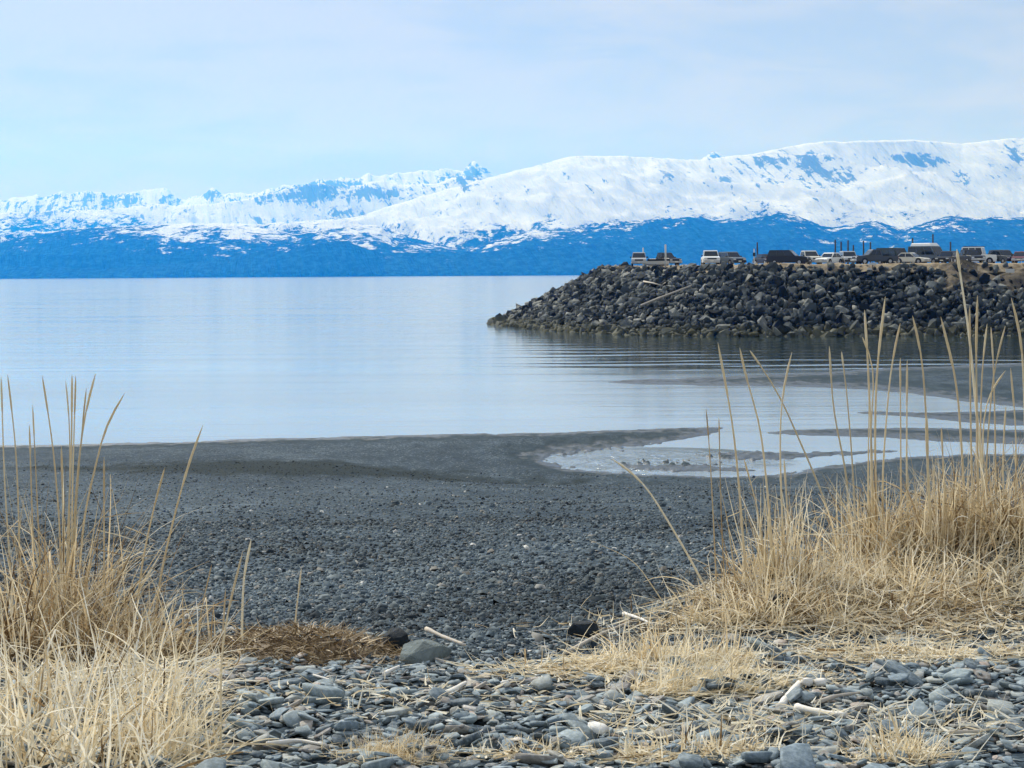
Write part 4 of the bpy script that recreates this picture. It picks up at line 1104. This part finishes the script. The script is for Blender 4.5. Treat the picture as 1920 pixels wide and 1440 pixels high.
rngg = np.random.default_rng(99)
def blades(name, base_pts, phi, th0, curl, length, width, tone_, nseg=6, mat=None, parent=None, origin=(0, 0, 0), floor=True, kink=0.0):
    """curved tapering ribbons: th0 lean from upright at the root, curl added along the blade"""
    n = len(base_pts)
    t = np.linspace(0, 1, nseg + 1)
    th = th0[:, None] + curl[:, None] * t[None] ** 1.3
    if kink > 0:
        tk = rngg.uniform(0.25, 0.8, n); on = (rngg.uniform(0, 1, n) < kink) * rngg.uniform(0.5, 1.9, n) * rngg.choice([-1, 1, 1], n)
        th = th + np.where(t[None] > tk[:, None], on[:, None], 0)
    step = (length / nseg)[:, None]
    hx = np.concatenate([np.zeros((n, 1)), np.cumsum(np.sin(th[:, :-1]) * step, 1)], 1)
    hz = np.concatenate([np.zeros((n, 1)), np.cumsum(np.cos(th[:, :-1]) * step, 1)], 1)
    ph = phi[:, None] + rngg.normal(0, 0.25, n)[:, None] * t[None]
    px = base_pts[:, 0:1] + hx * np.cos(ph); py = base_pts[:, 1:2] + hx * np.sin(ph); pz = base_pts[:, 2:3] + hz
    if floor:
        g = near_height(px, py) + 0.012 + 0.03 * rngg.uniform(0, 1, n)[:, None]
        pz = np.maximum(pz, g)
    tw = rngg.uniform(-1.2, 1.2, n)[:, None] + t[None] * rngg.normal(0, 0.8, n)[:, None]
    wx = -np.sin(ph) * np.cos(tw); wy = np.cos(ph) * np.cos(tw); wz = np.sin(tw)
    wd = (width[:, None] * (1 - 0.85 * t[None] ** 1.6) * 0.5)
    A = np.stack([px + wx * wd, py + wy * wd, pz + wz * wd], -1)
    B = np.stack([px - wx * wd, py - wy * wd, pz - wz * wd], -1)
    V = np.stack([A, B], 2).reshape(-1, 3) - np.array(origin)
    i = (np.arange(n) * (nseg + 1) * 2)[:, None] + (np.arange(nseg) * 2)[None]
    F = np.stack([i, i + 1, i + 3, i + 2], -1).reshape(-1, 4)
    tn = np.repeat(tone_, (nseg + 1) * 2)
    o = link(name, npmesh(name, V, F, smooth=False, tone=tn), mat or STRAW, parent)
    tag(o, kind='stuff')
    return o
def region_pts(n, cx, cy, rx, ry, gauss=True):
    """root points spread about a pixel on the ground"""
    c = hit(cx, cy)
    k = c[1] / FPX
    if gauss: a, b = rngg.normal(0, 0.5, n), rngg.normal(0, 0.5, n)
    else: a, b = rngg.uniform(-1, 1, n), rngg.uniform(-1, 1, n)
    x = c[0] + a * rx * k
    y = c[1] + b * ry
    return np.stack([x, y, near_height(x, y) - 0.01], -1), c

def stalk(parent, origin, pix, w_px=4.0, head=0.16, tone_=0.65, dy=None, mat=None):
    """one stem through image points, root first on the ground; spike at the tip is a sub-part"""
    root = hit(*pix[0])
    Y = root[1]
    lean = rngg.normal(0, 0.10) if dy is None else dy
    raw = []
    for k, (u, v) in enumerate(pix):
        f = k / (len(pix) - 1)
        raw.append(root + np.array([0, 0, -0.02]) if k == 0 else at(u, v, Y + lean * f))
    raw = np.array(raw)
    seg_ = np.r_[0, np.cumsum(np.linalg.norm(np.diff(raw, axis=0), axis=1))]
    m_ = 14
    q = np.linspace(0, seg_[-1], m_)
    P_ = np.stack([np.interp(q, seg_, raw[:, j]) for j in range(3)], -1)
    for _ in range(2): P_[1:-1] = 0.25 * P_[:-2] + 0.5 * P_[1:-1] + 0.25 * P_[2:]
    r0 = w_px * Y / FPX * 0.5
    o3 = np.array(origin)
    kh = m_ - max(2, int(round(head / seg_[-1] * m_)) + 1) if head > 0 else m_
    rad = np.linspace(r0, r0 * 0.55, m_)
    if head <= 0: rad = r0 * (1 - 0.9 * np.linspace(0, 1, m_) ** 1.5)
    V, F = tube_arrays(P_[:kh + (1 if head > 0 else 0)] - o3, rad[:kh + (1 if head > 0 else 0)], 5)
    me = npmesh('stalk', V, np.array(F), smooth=True, tone=np.full(len(V), tone_))
    so = link('stalk', me, mat or STRAW, parent)
    if head > 0:
        hp = P_[kh:]
        s_ = np.linspace(0, seg_[-1] * (m_ - kh) / m_, 9)
        d_ = np.r_[0, np.cumsum(np.linalg.norm(np.diff(hp, axis=0), axis=1))] if len(hp) > 1 else np.array([0])
        if len(hp) > 1:
            q2 = np.linspace(0, d_[-1], 10)
            H_ = np.stack([np.interp(q2, d_, hp[:, j]) for j in range(3)], -1)
            prof = np.array([0.65, 0.95, 1.12, 1.0, 1.15, 1.02, 1.05, 0.9, 0.6, 0.15])
            V, F = tube_arrays(H_ - o3, r0 * 0.85 * prof, 5)
            link('seed_head', npmesh('seed_head', V, np.array(F), smooth=False, tone=np.full(len(V), tone_ - 0.03)), mat or STRAW, so)
    return so

def tuft(label, cx, cy, rx, ry, n, lmin, lmax, stalks=(), lean=0.25, curl=0.7, tone_=0.65, tsig=0.20, wid=(0.005, 0.011), mat=None, phi=None, group='tufts of dry beach grass', name='beach_grass_tuft', gauss=True):
    P_, c = region_pts(n, cx, cy, rx, ry, gauss)
    e = empty(name, c)
    tag(e, label, 'grass', group)
    d = P_ - c
    ph = np.arctan2(d[:, 1] + rngg.normal(0, 0.03, n), d[:, 0] + rngg.normal(0, 0.05, n)) + rngg.normal(0, 1.3, n)
    if phi is not None: ph = phi + rngg.normal(0, 0.8, n)
    L_ = rngg.uniform(lmin, lmax, n)
    blades('blades', P_, ph, np.abs(rngg.normal(0, lean * 1.25, n)) + 0.03, np.abs(rngg.normal(0, curl, n)), L_, rngg.uniform(*wid, n), np.clip(rngg.normal(tone_, tsig, n), 0, 1), 7, mat, e, c, kink=0.45)
    for st in stalks:
        stalk(e, c, **st)
    return e
def S(*pix, w=4.0, head=0.16, t=0.62, dy=None):
    return dict(pix=pix, w_px=w, head=head, tone_=t + 0.08, dy=dy)

# ---- left hand clumps
tuft('tall tuft of straw stems at the left, topped with long seed spikes', 125, 1180, 100, 0.20, 240, 0.25, 0.8, [
    S((40, 1160), (33, 904), (29, 828), (14, 702)), S((25, 1150), (8, 900), (2, 706)), S((118, 1170), (112, 983), (100, 838), (79, 704)), S((128, 1170), (131, 900), (131, 790), (123, 714), w=3.5),
    S((124, 1175), (127, 1000), (134, 850), (135, 702), w=5), S((132, 1172), (136, 900), (142, 704), w=4), S((136, 1172), (143, 940), (154, 800), (162, 727), w=3.5), S((134, 1174), (140, 944), (153, 812), (164, 750), (179, 701), w=5),
    S((140, 1174), (158, 957), (182, 865), (195, 799), (234, 737), w=5, head=0.22), S((196, 1190), (195, 1050), (195, 857), w=4.5), S((80, 1170), (70, 944), (61, 759), w=3.5), S((66, 1170), (60, 960), (55, 796), w=4),
    S((120, 1170), (118, 960), (115, 836), w=4.5), S((150, 1175), (175, 1000), (187, 925), w=5, head=0), S((100, 1180), (60, 1000), (40, 930), w=6, head=0, t=0.75), S((110, 1180), (88, 1010), (48, 975), w=5, head=0, t=0.75),
    S((160, 1180), (205, 1060), (278, 1020), w=4, head=0, t=0.6), S((150, 1180), (190, 1090), (236, 1032), w=4, head=0, t=0.7), S((205, 1200), (216, 1090), (244, 1040), w=4, t=0.55), S((215, 1200), (214, 1105), (205, 1090), w=5, head=0.08)],
    lean=0.30, curl=0.8, tone_=0.55)
tuft('brown thicket of old stems at the left frame edge', 40, 1220, 190, 0.30, 620, 0.2, 0.6, [], lean=0.65, curl=1.0, tone_=0.42, tsig=0.24)
tuft('bent stems with a broad dry leaf right of the tall left tuft', 240, 1230, 130, 0.25, 380, 0.15, 0.45, [
    S((285, 1200), (300, 1080), (330, 954), (356, 860), (381, 796), w=5, head=0.3), S((250, 1195), (267, 1050), (290, 944), (309, 877), w=4.5, head=0.2), S((232, 1190), (244, 1131), (270, 1090), (303, 1035), w=10, head=0, t=0.85),
    S((300, 1345), (285, 1180), (262, 1110), w=6, head=0, t=0.8), S((345, 1350), (312, 1210), (295, 1180), w=4, head=0, t=0.75), S((270, 1240), (250, 1190), (225, 1155), w=5, head=0, t=0.85)],
    lean=0.6, curl=0.9, tone_=0.6)
tuft('loose pale straw clump in the lower left corner', 80, 1420, 255, 0.62, 800, 0.2, 0.62, [], lean=0.55, curl=0.8, tone_=0.66, tsig=0.28, gauss=False, wid=(0.006, 0.013))
tuft('splayed pale tuft in front of the lower left cobbles', 320, 1425, 90, 0.20, 240, 0.12, 0.36, [S((345, 1400), (385, 1330), (425, 1300), w=6, head=0, t=0.85), S((340, 1400), (372, 1352), (412, 1336), w=5, head=0, t=0.8)], lean=0.55, curl=0.8, tone_=0.75)
# single stems standing on their own
def lone(label, *st, group=None):
    c = hit(*st[0]['pix'][0])
    e = empty('grass_stem', c); tag(e, label, 'grass', group or 'lone dry grass stems')
    for s_ in st: stalk(e, c, **s_)
    return e
lone('pair of tall stems with knotted nodes left of the brown wrack heap', S((414, 1430), (414, 1232), (430, 1130), (447, 1070), (455, 1034), w=5, head=0.2), S((416, 1240), (418, 1180), (423, 1104), w=4, head=0.22, t=0.5))
lone('straight pale stem with a white tip rising over the shingle left of centre', S((453, 1235), (454, 1150), (457, 1080), (471, 1011), w=5.5, head=0.14, t=0.85))
lone('slender stem with a fluffy brown head, left of the knotted pair', S((365, 1225), (378, 1140), (385, 1110), (397, 1058), w=3, head=0.13, t=0.5))
lone('single short stem on top of the brown wrack heap', S((550, 1208), (555, 1150), (565, 1066), w=4, head=0.1))
lone('thin bent stem lying out over the shingle below the knotted pair', S((440, 1240), (470, 1200), (520, 1172), w=4, head=0, t=0.7))
lone('long arching stem curving left over the wet sand, right of centre', S((1335, 1118), (1290, 1040), (1215, 915), (1180, 880), (1147, 860), w=5, head=0.16, t=0.75))
lone('fine thin stem under the long arching one', S((1262, 1150), (1190, 1050), (1100, 1010), w=2.5, head=0, t=0.7))

# ---- right hand clumps
tuft('upright sheaf of stems at the left end of the right hand grass', 1470, 1095, 75, 0.12, 180, 0.2, 0.55, [
    S((1402, 1120), (1385, 900), (1375, 800), (1361, 722), (1346, 642), w=5, head=0.22), S((1455, 1100), (1434, 867), (1424, 786), (1400, 716), (1387, 652), w=5, head=0.2), S((1472, 1098), (1462, 844), (1465, 740), (1485, 660), w=4.5, head=0.2),
    S((1385, 1125), (1362, 960), (1345, 900), w=3.5, head=0), S((1442, 1104), (1420, 950), (1395, 860), w=4, head=0.1), S((1480, 1095), (1478, 980), (1470, 860), w=4.5, head=0.12), S((1456, 1098), (1440, 980), (1432, 920), w=6, head=0, t=0.7), S((1345, 1130), (1338, 980), (1330, 834), (1324, 767), w=3, head=0.1, t=0.4),
    S((1360, 1128), (1352, 960), (1348, 782), w=3, head=0.1, t=0.4), S((1490, 1092), (1500, 950), (1515, 880), w=4, head=0)], lean=0.16, curl=0.35, tone_=0.6)
tuft('middle sheaf of the right hand grass with spikes reaching the boulders', 1640, 1050, 90, 0.16, 300, 0.2, 0.55, [
    S((1585, 1060), (1543, 926), (1520, 873), (1489, 803), (1459, 733), (1406, 657), w=4.5, head=0.18), S((1592, 1055), (1590, 900), (1562, 770), (1555, 649), w=4.5, head=0.22), S((1608, 1052), (1598, 860), (1587, 727), (1578, 659), w=4, head=0.16),
    S((1640, 1050), (1634, 844), (1630, 740), (1626, 651), (1621, 581), w=5.5, head=0.2), S((1648, 1048), (1640, 850), (1643, 700), (1660, 556), w=5.5, head=0.24), S((1655, 1045), (1655, 880), (1667, 719), (1676, 657), (1688, 606), w=4.5, head=0.2),
    S((1636, 1050), (1632, 800), (1642, 681), (1617, 632), w=4, head=0.1), S((1690, 1040), (1689, 850), (1688, 671), w=4, head=0.16), S((1702, 1040), (1700, 850), (1701, 675), w=4.5, head=0.2), S((1630, 1052), (1628, 900), (1629, 760), w=6, head=0), S((1610, 1055), (1590, 960), (1550, 890), w=4, head=0, t=0.7),
    S((1660, 1045), (1685, 950), (1712, 895), w=4, head=0), S((1575, 1060), (1555, 1000), (1500, 960), w=4, head=0, t=0.75)], lean=0.3, curl=0.7, tone_=0.6)
tuft('leaning stems between the middle sheaf and the brown tussock', 1760, 1040, 80, 0.16, 260, 0.2, 0.55, [
    S((1750, 1045), (1740, 900), (1736, 757), (1728, 657), (1711, 592), w=5, head=0.2), S((1749, 1048), (1740, 888), (1737, 774), w=7, head=0.2, t=0.7), S((1815, 1030), (1797, 742), (1788, 684), (1780, 657), (1764, 594), w=5.5, head=0.25),
    S((1765, 1045), (1752, 930), (1748, 850), w=4.5, head=0), S((1780, 1040), (1770, 900), (1765, 800), w=4, head=0.12), S((1775, 1045), (1800, 900), (1838, 830), w=3.5, head=0)], lean=0.3, curl=0.6, tone_=0.58)
tuft('dense brown tussock at the right frame edge', 1880, 1010, 140, 0.26, 1000, 0.25, 0.6, [
    S((1850, 1020), (1838, 830), (1826, 727), (1820, 640), (1803, 532), (1794, 467), w=6.5, head=0.12, t=0.8), S((1836, 1025), (1832, 800), (1830, 657), (1833, 554), w=5.5, head=0.24), S((1826, 1028), (1820, 800), (1819, 657), (1818, 573), w=4.5, head=0.2),
    S((1845, 1020), (1838, 800), (1842, 680), (1851, 607), w=4, head=0.16), S((1868, 1015), (1866, 800), (1862, 657), (1858, 613), w=4, head=0.16), S((1846, 1020), (1850, 850), (1862, 700), (1885, 611), w=4, head=0.18), S((1925, 1010), (1922, 780), (1917, 640), (1906, 592), (1896, 558), w=5.5, head=0.22),
    S((1840, 1022), (1843, 800), (1850, 742), (1885, 695), w=4, head=0.12), S((1905, 1010), (1905, 800), (1895, 690), w=4, head=0.16), S((1885, 1010), (1880, 860), (1886, 760), w=4, head=0.14)], lean=0.75, curl=1.1, tone_=0.50, tsig=0.22)
tuft('combed over hank of pale straw below the brown tussock', 1690, 1115, 330, 0.34, 1300, 0.15, 0.42, [], lean=1.45, curl=0.7, tone_=0.70, tsig=0.25)
tuft('matted fringe of straw on the left shoulder of the right bank', 1440, 1160, 150, 0.2, 620, 0.12, 0.34, [S((1255, 1185), (1262, 1130), (1275, 1105), w=4, head=0), S((1290, 1180), (1300, 1130), (1310, 1100), w=4, head=0)], lean=0.9, curl=0.8, tone_=0.62, tsig=0.2)
tuft('low straw mat reaching out between the cobbles in the middle right', 1250, 1250, 150, 0.16, 520, 0.10, 0.28, [], lean=1.15, curl=0.5, tone_=0.66, tsig=0.2)
tuft('swept back mat of pale straw above the white driftwood', 1290, 1310, 140, 0.12, 460, 0.10, 0.26, [], lean=1.1, curl=0.5, tone_=0.78, tsig=0.14, phi=0.4)
tuft('thick golden tuft at the bottom edge left of centre', 745, 1440, 90, 0.10, 760, 0.06, 0.17, [], lean=0.55, curl=0.9, tone_=0.66, tsig=0.13, wid=(0.003, 0.005))
tuft('sparse tuft at the bottom edge below the white driftwood', 1690, 1440, 90, 0.12, 320, 0.06, 0.22, [], lean=0.6, curl=0.8, tone_=0.76)
tuft('thin straw tuft at the bottom edge right of centre', 1290, 1425, 180, 0.10, 420, 0.06, 0.18, [], lean=0.9, curl=0.7, tone_=0.72)
tuft('straw wisps at the bottom edge in the middle', 1000, 1432, 110, 0.07, 200, 0.05, 0.14, [], lean=1.0, curl=0.7, tone_=0.74)

# ---- flattened litter lying everywhere between the clumps
def litter(name, n, cx, cy, rx, ry, lmin, lmax, tone_, mat, label, gauss=True, high=0.03, wid=(0.004, 0.010)):
    P_, c = region_pts(n, cx, cy, rx, ry, gauss)
    P_[:, 2] += rngg.uniform(0.01, high, n)
    o = blades(name, P_, rngg.uniform(0, 6.283, n), rngg.uniform(1.0, 1.6, n), rngg.normal(0, 0.7, n), rngg.uniform(lmin, lmax, n), rngg.uniform(*wid, n), np.clip(rngg.normal(tone_ + 0.06, 0.22, n), 0, 1), 6, mat, None, c, kink=0.35)
    o.location = c
    tag(o, label, 'straw', kind='stuff')
    return o
litter('straw_litter', 2600, 1640, 1150, 420, 0.55, 0.05, 0.26, 0.66, STRAW, 'flattened straw over the right bank')
litter('straw_litter', 1200, 1200, 1260, 280, 0.24, 0.05, 0.18, 0.66, STRAW, 'scattered straw between the middle cobbles')
litter('straw_litter', 420, 1500, 1380, 430, 0.30, 0.05, 0.20, 0.74, STRAW, 'loose straw among the cobbles at the lower right', False, 0.07)
litter('straw_litter', 900, 150, 1300, 280, 0.38, 0.06, 0.24, 0.62, STRAW, 'flattened straw under the left clumps', False, 0.08)
litter('straw_litter', 160, 700, 1330, 330, 0.30, 0.03, 0.12, 0.72, STRAW, 'few straws on the middle cobbles', False, 0.07)
litter('straw_litter', 170, 1000, 1330, 420, 0.32, 0.03, 0.14, 0.88, STRAW, 'bleached straws strewn over the centre cobbles', False, 0.07)

litter('straw_litter', 600, 1380, 1290, 180, 0.16, 0.05, 0.2, 0.76, STRAW, 'pale straw patch left of the white driftwood')
litter('straw_litter', 700, 1720, 1240, 260, 0.2, 0.05, 0.2, 0.62, STRAW, 'brownish straw patch below the right bank')

litter('straw_litter', 1500, 1600, 1140, 380, 0.42, 0.05, 0.22, 0.36, WRACKM, 'brown thatch under the straw of the right bank', True, 0.02)
litter('straw_litter', 700, 120, 1230, 300, 0.4, 0.05, 0.22, 0.36, WRACKM, 'brown thatch under the left grass', True, 0.02)

# ---- brown heap of old wrack on the crest
hc = np.array([-0.86, 9.42, 0.0]); hc[2] = gz(hc[0], hc[1])
wr = empty('wrack_heap', hc); tag(wr, 'low brown heap of old seaweed and straw on the berm crest', 'wrack')
a_ = np.linspace(0, 2 * np.pi, 41)[:-1]
rr_ = np.linspace(0, 1, 12)
V = []
for r_ in rr_:
    for a in a_:
        x, y = hc[0] + 0.52 * r_ * math.cos(a) - 0.12 * r_, hc[1] + 0.30 * r_ * math.sin(a)
        bumpy = float(fbm(np.array([x * 14]), np.array([y * 14]), 3, 71)[0])
        V.append((x - hc[0], y - hc[1], gz(x, y) - hc[2] - 0.035 + 0.095 * (1 - r_ ** 1.6) * (0.65 + 0.7 * bumpy)))
F = []
for i in range(11):
    for k in range(40):
        F.append((i * 40 + k, i * 40 + (k + 1) % 40, (i + 1) * 40 + (k + 1) % 40, (i + 1) * 40 + k))
link('mound', npmesh('mound', V, np.array(F), smooth=True, tone=np.full(len(V), 0.28)), WRACKM, wr)
nn_ = 2400
aa, r2 = rngg.uniform(0, 6.283, nn_), rngg.uniform(0, 1, nn_) ** 0.6 * 1.32
bx_, by_ = hc[0] + 0.52 * r2 * np.cos(aa) - 0.12 * r2, hc[1] + 0.30 * r2 * np.sin(aa)
bz_ = near_height(bx_, by_) + 0.095 * np.clip(1 - r2 ** 1.6, 0, 1) * 1.0 - 0.01
blades('strands', np.stack([bx_, by_, bz_], -1), rngg.uniform(0, 6.283, nn_), rngg.uniform(0.9, 1.6, nn_), rngg.normal(0.2, 0.4, nn_), rngg.uniform(0.03, 0.12, nn_), rngg.uniform(0.004, 0.010, nn_), np.clip(rngg.normal(0.6, 0.24, nn_), 0, 1), 4, WRACKM, wr, hc, floor=False)

# ================================================================== rocks and driftwood on the berm
BIGROCK = simple_mat('grey_green_rock', (0.20, 0.235, 0.235), 0.9, 0.6, 14.0, spec=0.1, bump=0.03)
DARKROCK = simple_mat('wet_black_rock', (0.022, 0.030, 0.038), 0.75, 0.5, 14.0, spec=0.15, bump=0.02)
def rock(u, v, size, seed, mat, label, square=0.30, n=60, dz=0.3):
    p = hit(u, v)
    me = hull_mesh('rock', n, size, seed, mat, square)
    bm = bmesh.new(); bm.from_mesh(me)
    bmesh.ops.bevel(bm, geom=bm.edges[:], offset=min(size) * 0.08, segments=1, affect='EDGES', clamp_overlap=True)
    bm.to_mesh(me); bm.free()
    o = link('rock', me, None, None, p + np.array([0, 0, size[2] * dz])); o.rotation_euler = (0, 0, seed * 0.7)
    tag(o, label, 'rock')
rock(795, 1240, (0.14, 0.095, 0.07), 51, BIGROCK, 'largest grey green rock on the crest right of the brown heap')
rock(742, 1215, (0.075, 0.06, 0.065), 52, DARKROCK, 'dark blue rock leaning on the large grey green one')
rock(1095, 1197, (0.075, 0.06, 0.06), 53, DARKROCK, 'black wet looking rock at the edge of the straw, centre right')
rock(1462, 1150, (0.055, 0.05, 0.045), 54, DARKROCK, 'dark rock half buried in straw on the right bank', dz=0.9)
def wood(pix, r, label, name='driftwood_stick', mat=BLEACH, lift=0.02, taper=0.5, twigs=()):
    P_ = np.array([hit(u, v) + np.array([0, 0, lift + r]) if len((u, v)) == 2 else None for u, v in pix])
    o0 = P_[0].copy()
    q = np.linspace(0, len(P_) - 1, 10)
    C_ = np.stack([np.interp(q, np.arange(len(P_)), P_[:, j]) for j in range(3)], -1)
    rad = np.linspace(r, r * taper, 10) * (1 + rngg.normal(0, 0.10, 10))
    o = link(name, tube_mesh(name, C_ - o0, rad, 7, mat), None, None, o0)
    tag(o, label, 'driftwood')
    for tp in twigs:
        T_ = np.array([at(u, v, P_[:, 1].mean()) for u, v in tp])
        link('twig', tube_mesh('twig', T_ - o0, np.linspace(r * 0.6, r * 0.25, len(T_)), 5, mat), None, o)
    return o
PALE = simple_mat('white_driftwood', (0.76, 0.73, 0.67), 0.8, 0.12, 18.0, spec=0.15)
wood([(1462, 1352), (1480, 1326), (1500, 1305)], 0.016, 'thick white driftwood stub pointing up right, lower right', mat=PALE, lift=0.03, taper=0.8)
wood([(1494, 1358), (1530, 1363), (1588, 1374)], 0.014, 'long white driftwood stick lying level, lower right', mat=PALE, lift=0.04, taper=0.7)
wood([(1530, 1345), (1570, 1333), (1612, 1326)], 0.010, 'grey driftwood stick just above the level white one', lift=0.04)
wood([(1425, 1348), (1450, 1352), (1490, 1358)], 0.007, 'thin dark edged stick left of the white driftwood', lift=0.03)
wood([(1780, 1402), (1830, 1398), (1885, 1392)], 0.008, 'thin pale stick by the bottom right cobbles', lift=0.04)
wood([(500, 1423), (560, 1419), (610, 1424)], 0.009, 'pale stick at the bottom edge under the left cobbles', mat=PALE, lift=0.04)
wood([(575, 1280), (600, 1288), (630, 1298)], 0.006, 'short thin stick below the brown heap', mat=PALE, lift=0.03)
wood([(836, 1325), (852, 1315), (873, 1303)], 0.013, 'flat white wood chip right of centre on the cobbles', mat=PALE, lift=0.03, taper=0.6)
wood([(720, 1285), (733, 1278), (748, 1271)], 0.010, 'smaller white wood chip below the brown heap', mat=PALE, lift=0.03, taper=0.6)
wood([(800, 1226), (830, 1238), (872, 1256)], 0.010, 'pale weathered branch sloping down across the large grey rock', lift=0.09, taper=0.6)
wood([(1060, 1240), (1120, 1205), (1200, 1172)], 0.010, 'brown branch along the straw edge beside the black rock', lift=0.02)
wood([(1170, 1172), (1200, 1182), (1225, 1195)], 0.009, 'short pale stick across the brown branch', mat=PALE, lift=0.04)
e_ = wood([(1704, 1178), (1702, 1176)], 0.011, 'crooked white forked twig standing up in the straw, right', 'driftwood_twig', PALE, 0.0, 0.9, [[(1703, 1180), (1706, 1168), (1699, 1150), (1698, 1140), (1703, 1133)], [(1705, 1178), (1713, 1170), (1716, 1162)], [(1706, 1176), (1708, 1192), (1706, 1210)]])
for k, (u, v, s_, lab) in enumerate([(1513, 1310, 0.030, 'round white pebble beside the thick driftwood stub'), (1538, 1309, 0.030, 'white shell right of the round white pebble'), (948, 1311, 0.022, 'small bright white pebble in the middle of the cobbles'), (1782, 1352, 0.016, 'tiny white pebble among the far right cobbles')]):
    p = hit(u, v)
    o = link('white_pebble', hull_mesh('white_pebble', 24, (s_, s_ * 0.75, s_ * 0.65), 400 + k, PALE, 0.1), None, None, p + np.array([0, 0, s_ * 0.5 + 0.045]))
    for pl in o.data.polygons: pl.use_smooth = True
    tag(o, lab, 'pebble')

# ---- dry grass along the top of the boulder bank
n = 2600
s_ = rngg.uniform(0.14, 0.98, n); w_ = rngg.uniform(-1.0, 5.0, n)
k_ = s_ * (NS - 1)
gx = np.stack([np.interp(k_, np.arange(NS), crest[:, j]) + w_ * np.interp(k_, np.arange(NS), nrm[:, j]) for j in (0, 1)], -1)
cl_ = fbm(gx[:, 0] / 2.5, gx[:, 1] / 2.5, 3, 55)
kp = cl_ > 0.47
gx = gx[kp]; n = len(gx)
B_ = np.concatenate([gx, np.full((n, 1), 7.72)], -1)
blades('bank_top_grass', B_, rngg.uniform(0, 6.283, n), np.abs(rngg.normal(0, 0.5, n)), np.abs(rngg.normal(0, 0.6, n)), rngg.uniform(0.2, 0.6, n), rngg.uniform(0.03, 0.06, n), np.clip(rngg.normal(0.55, 0.15, n), 0, 1), 3, STRAW, None, (0, 0, 0), floor=False)
tag(bpy.data.objects['bank_top_grass'], 'dry grass fringe along the top of the boulder bank', 'grass', kind='stuff')
# ================================================================== air between here and the mountains
hm = bpy.data.materials.new('sea_haze'); hm.use_nodes = True
nt = hm.node_tree; nt.nodes.clear()
pv = nd(nt, 'ShaderNodeVolumePrincipled', None, Color=(0.004, 0.26, 1.0, 1.0), Density=7.5e-5, Anisotropy=0.56)
pv.inputs['Absorption Color'].default_value = (1, 1, 1, 1)
ho = nd(nt, 'ShaderNodeOutputMaterial')
nt.links.new(pv.outputs[0], ho.inputs['Volume'])
bx0, bx1, by0, by1, bz0, bz1 = -11500, 11500, -400, 25500, -8, 1450
vv = [(bx0, by0, bz0), (bx1, by0, bz0), (bx1, by1, bz0), (bx0, by1, bz0), (bx0, by0, bz1), (bx1, by0, bz1), (bx1, by1, bz1), (bx0, by1, bz1)]
me = npmesh('haze', vv, [(3, 2, 1, 0), (4, 5, 6, 7), (0, 1, 5, 4), (1, 2, 6, 5), (2, 3, 7, 6), (3, 0, 4, 7)])
tag(link('haze', me, hm), 'thin blue sea haze over the bay', 'haze', kind='stuff')
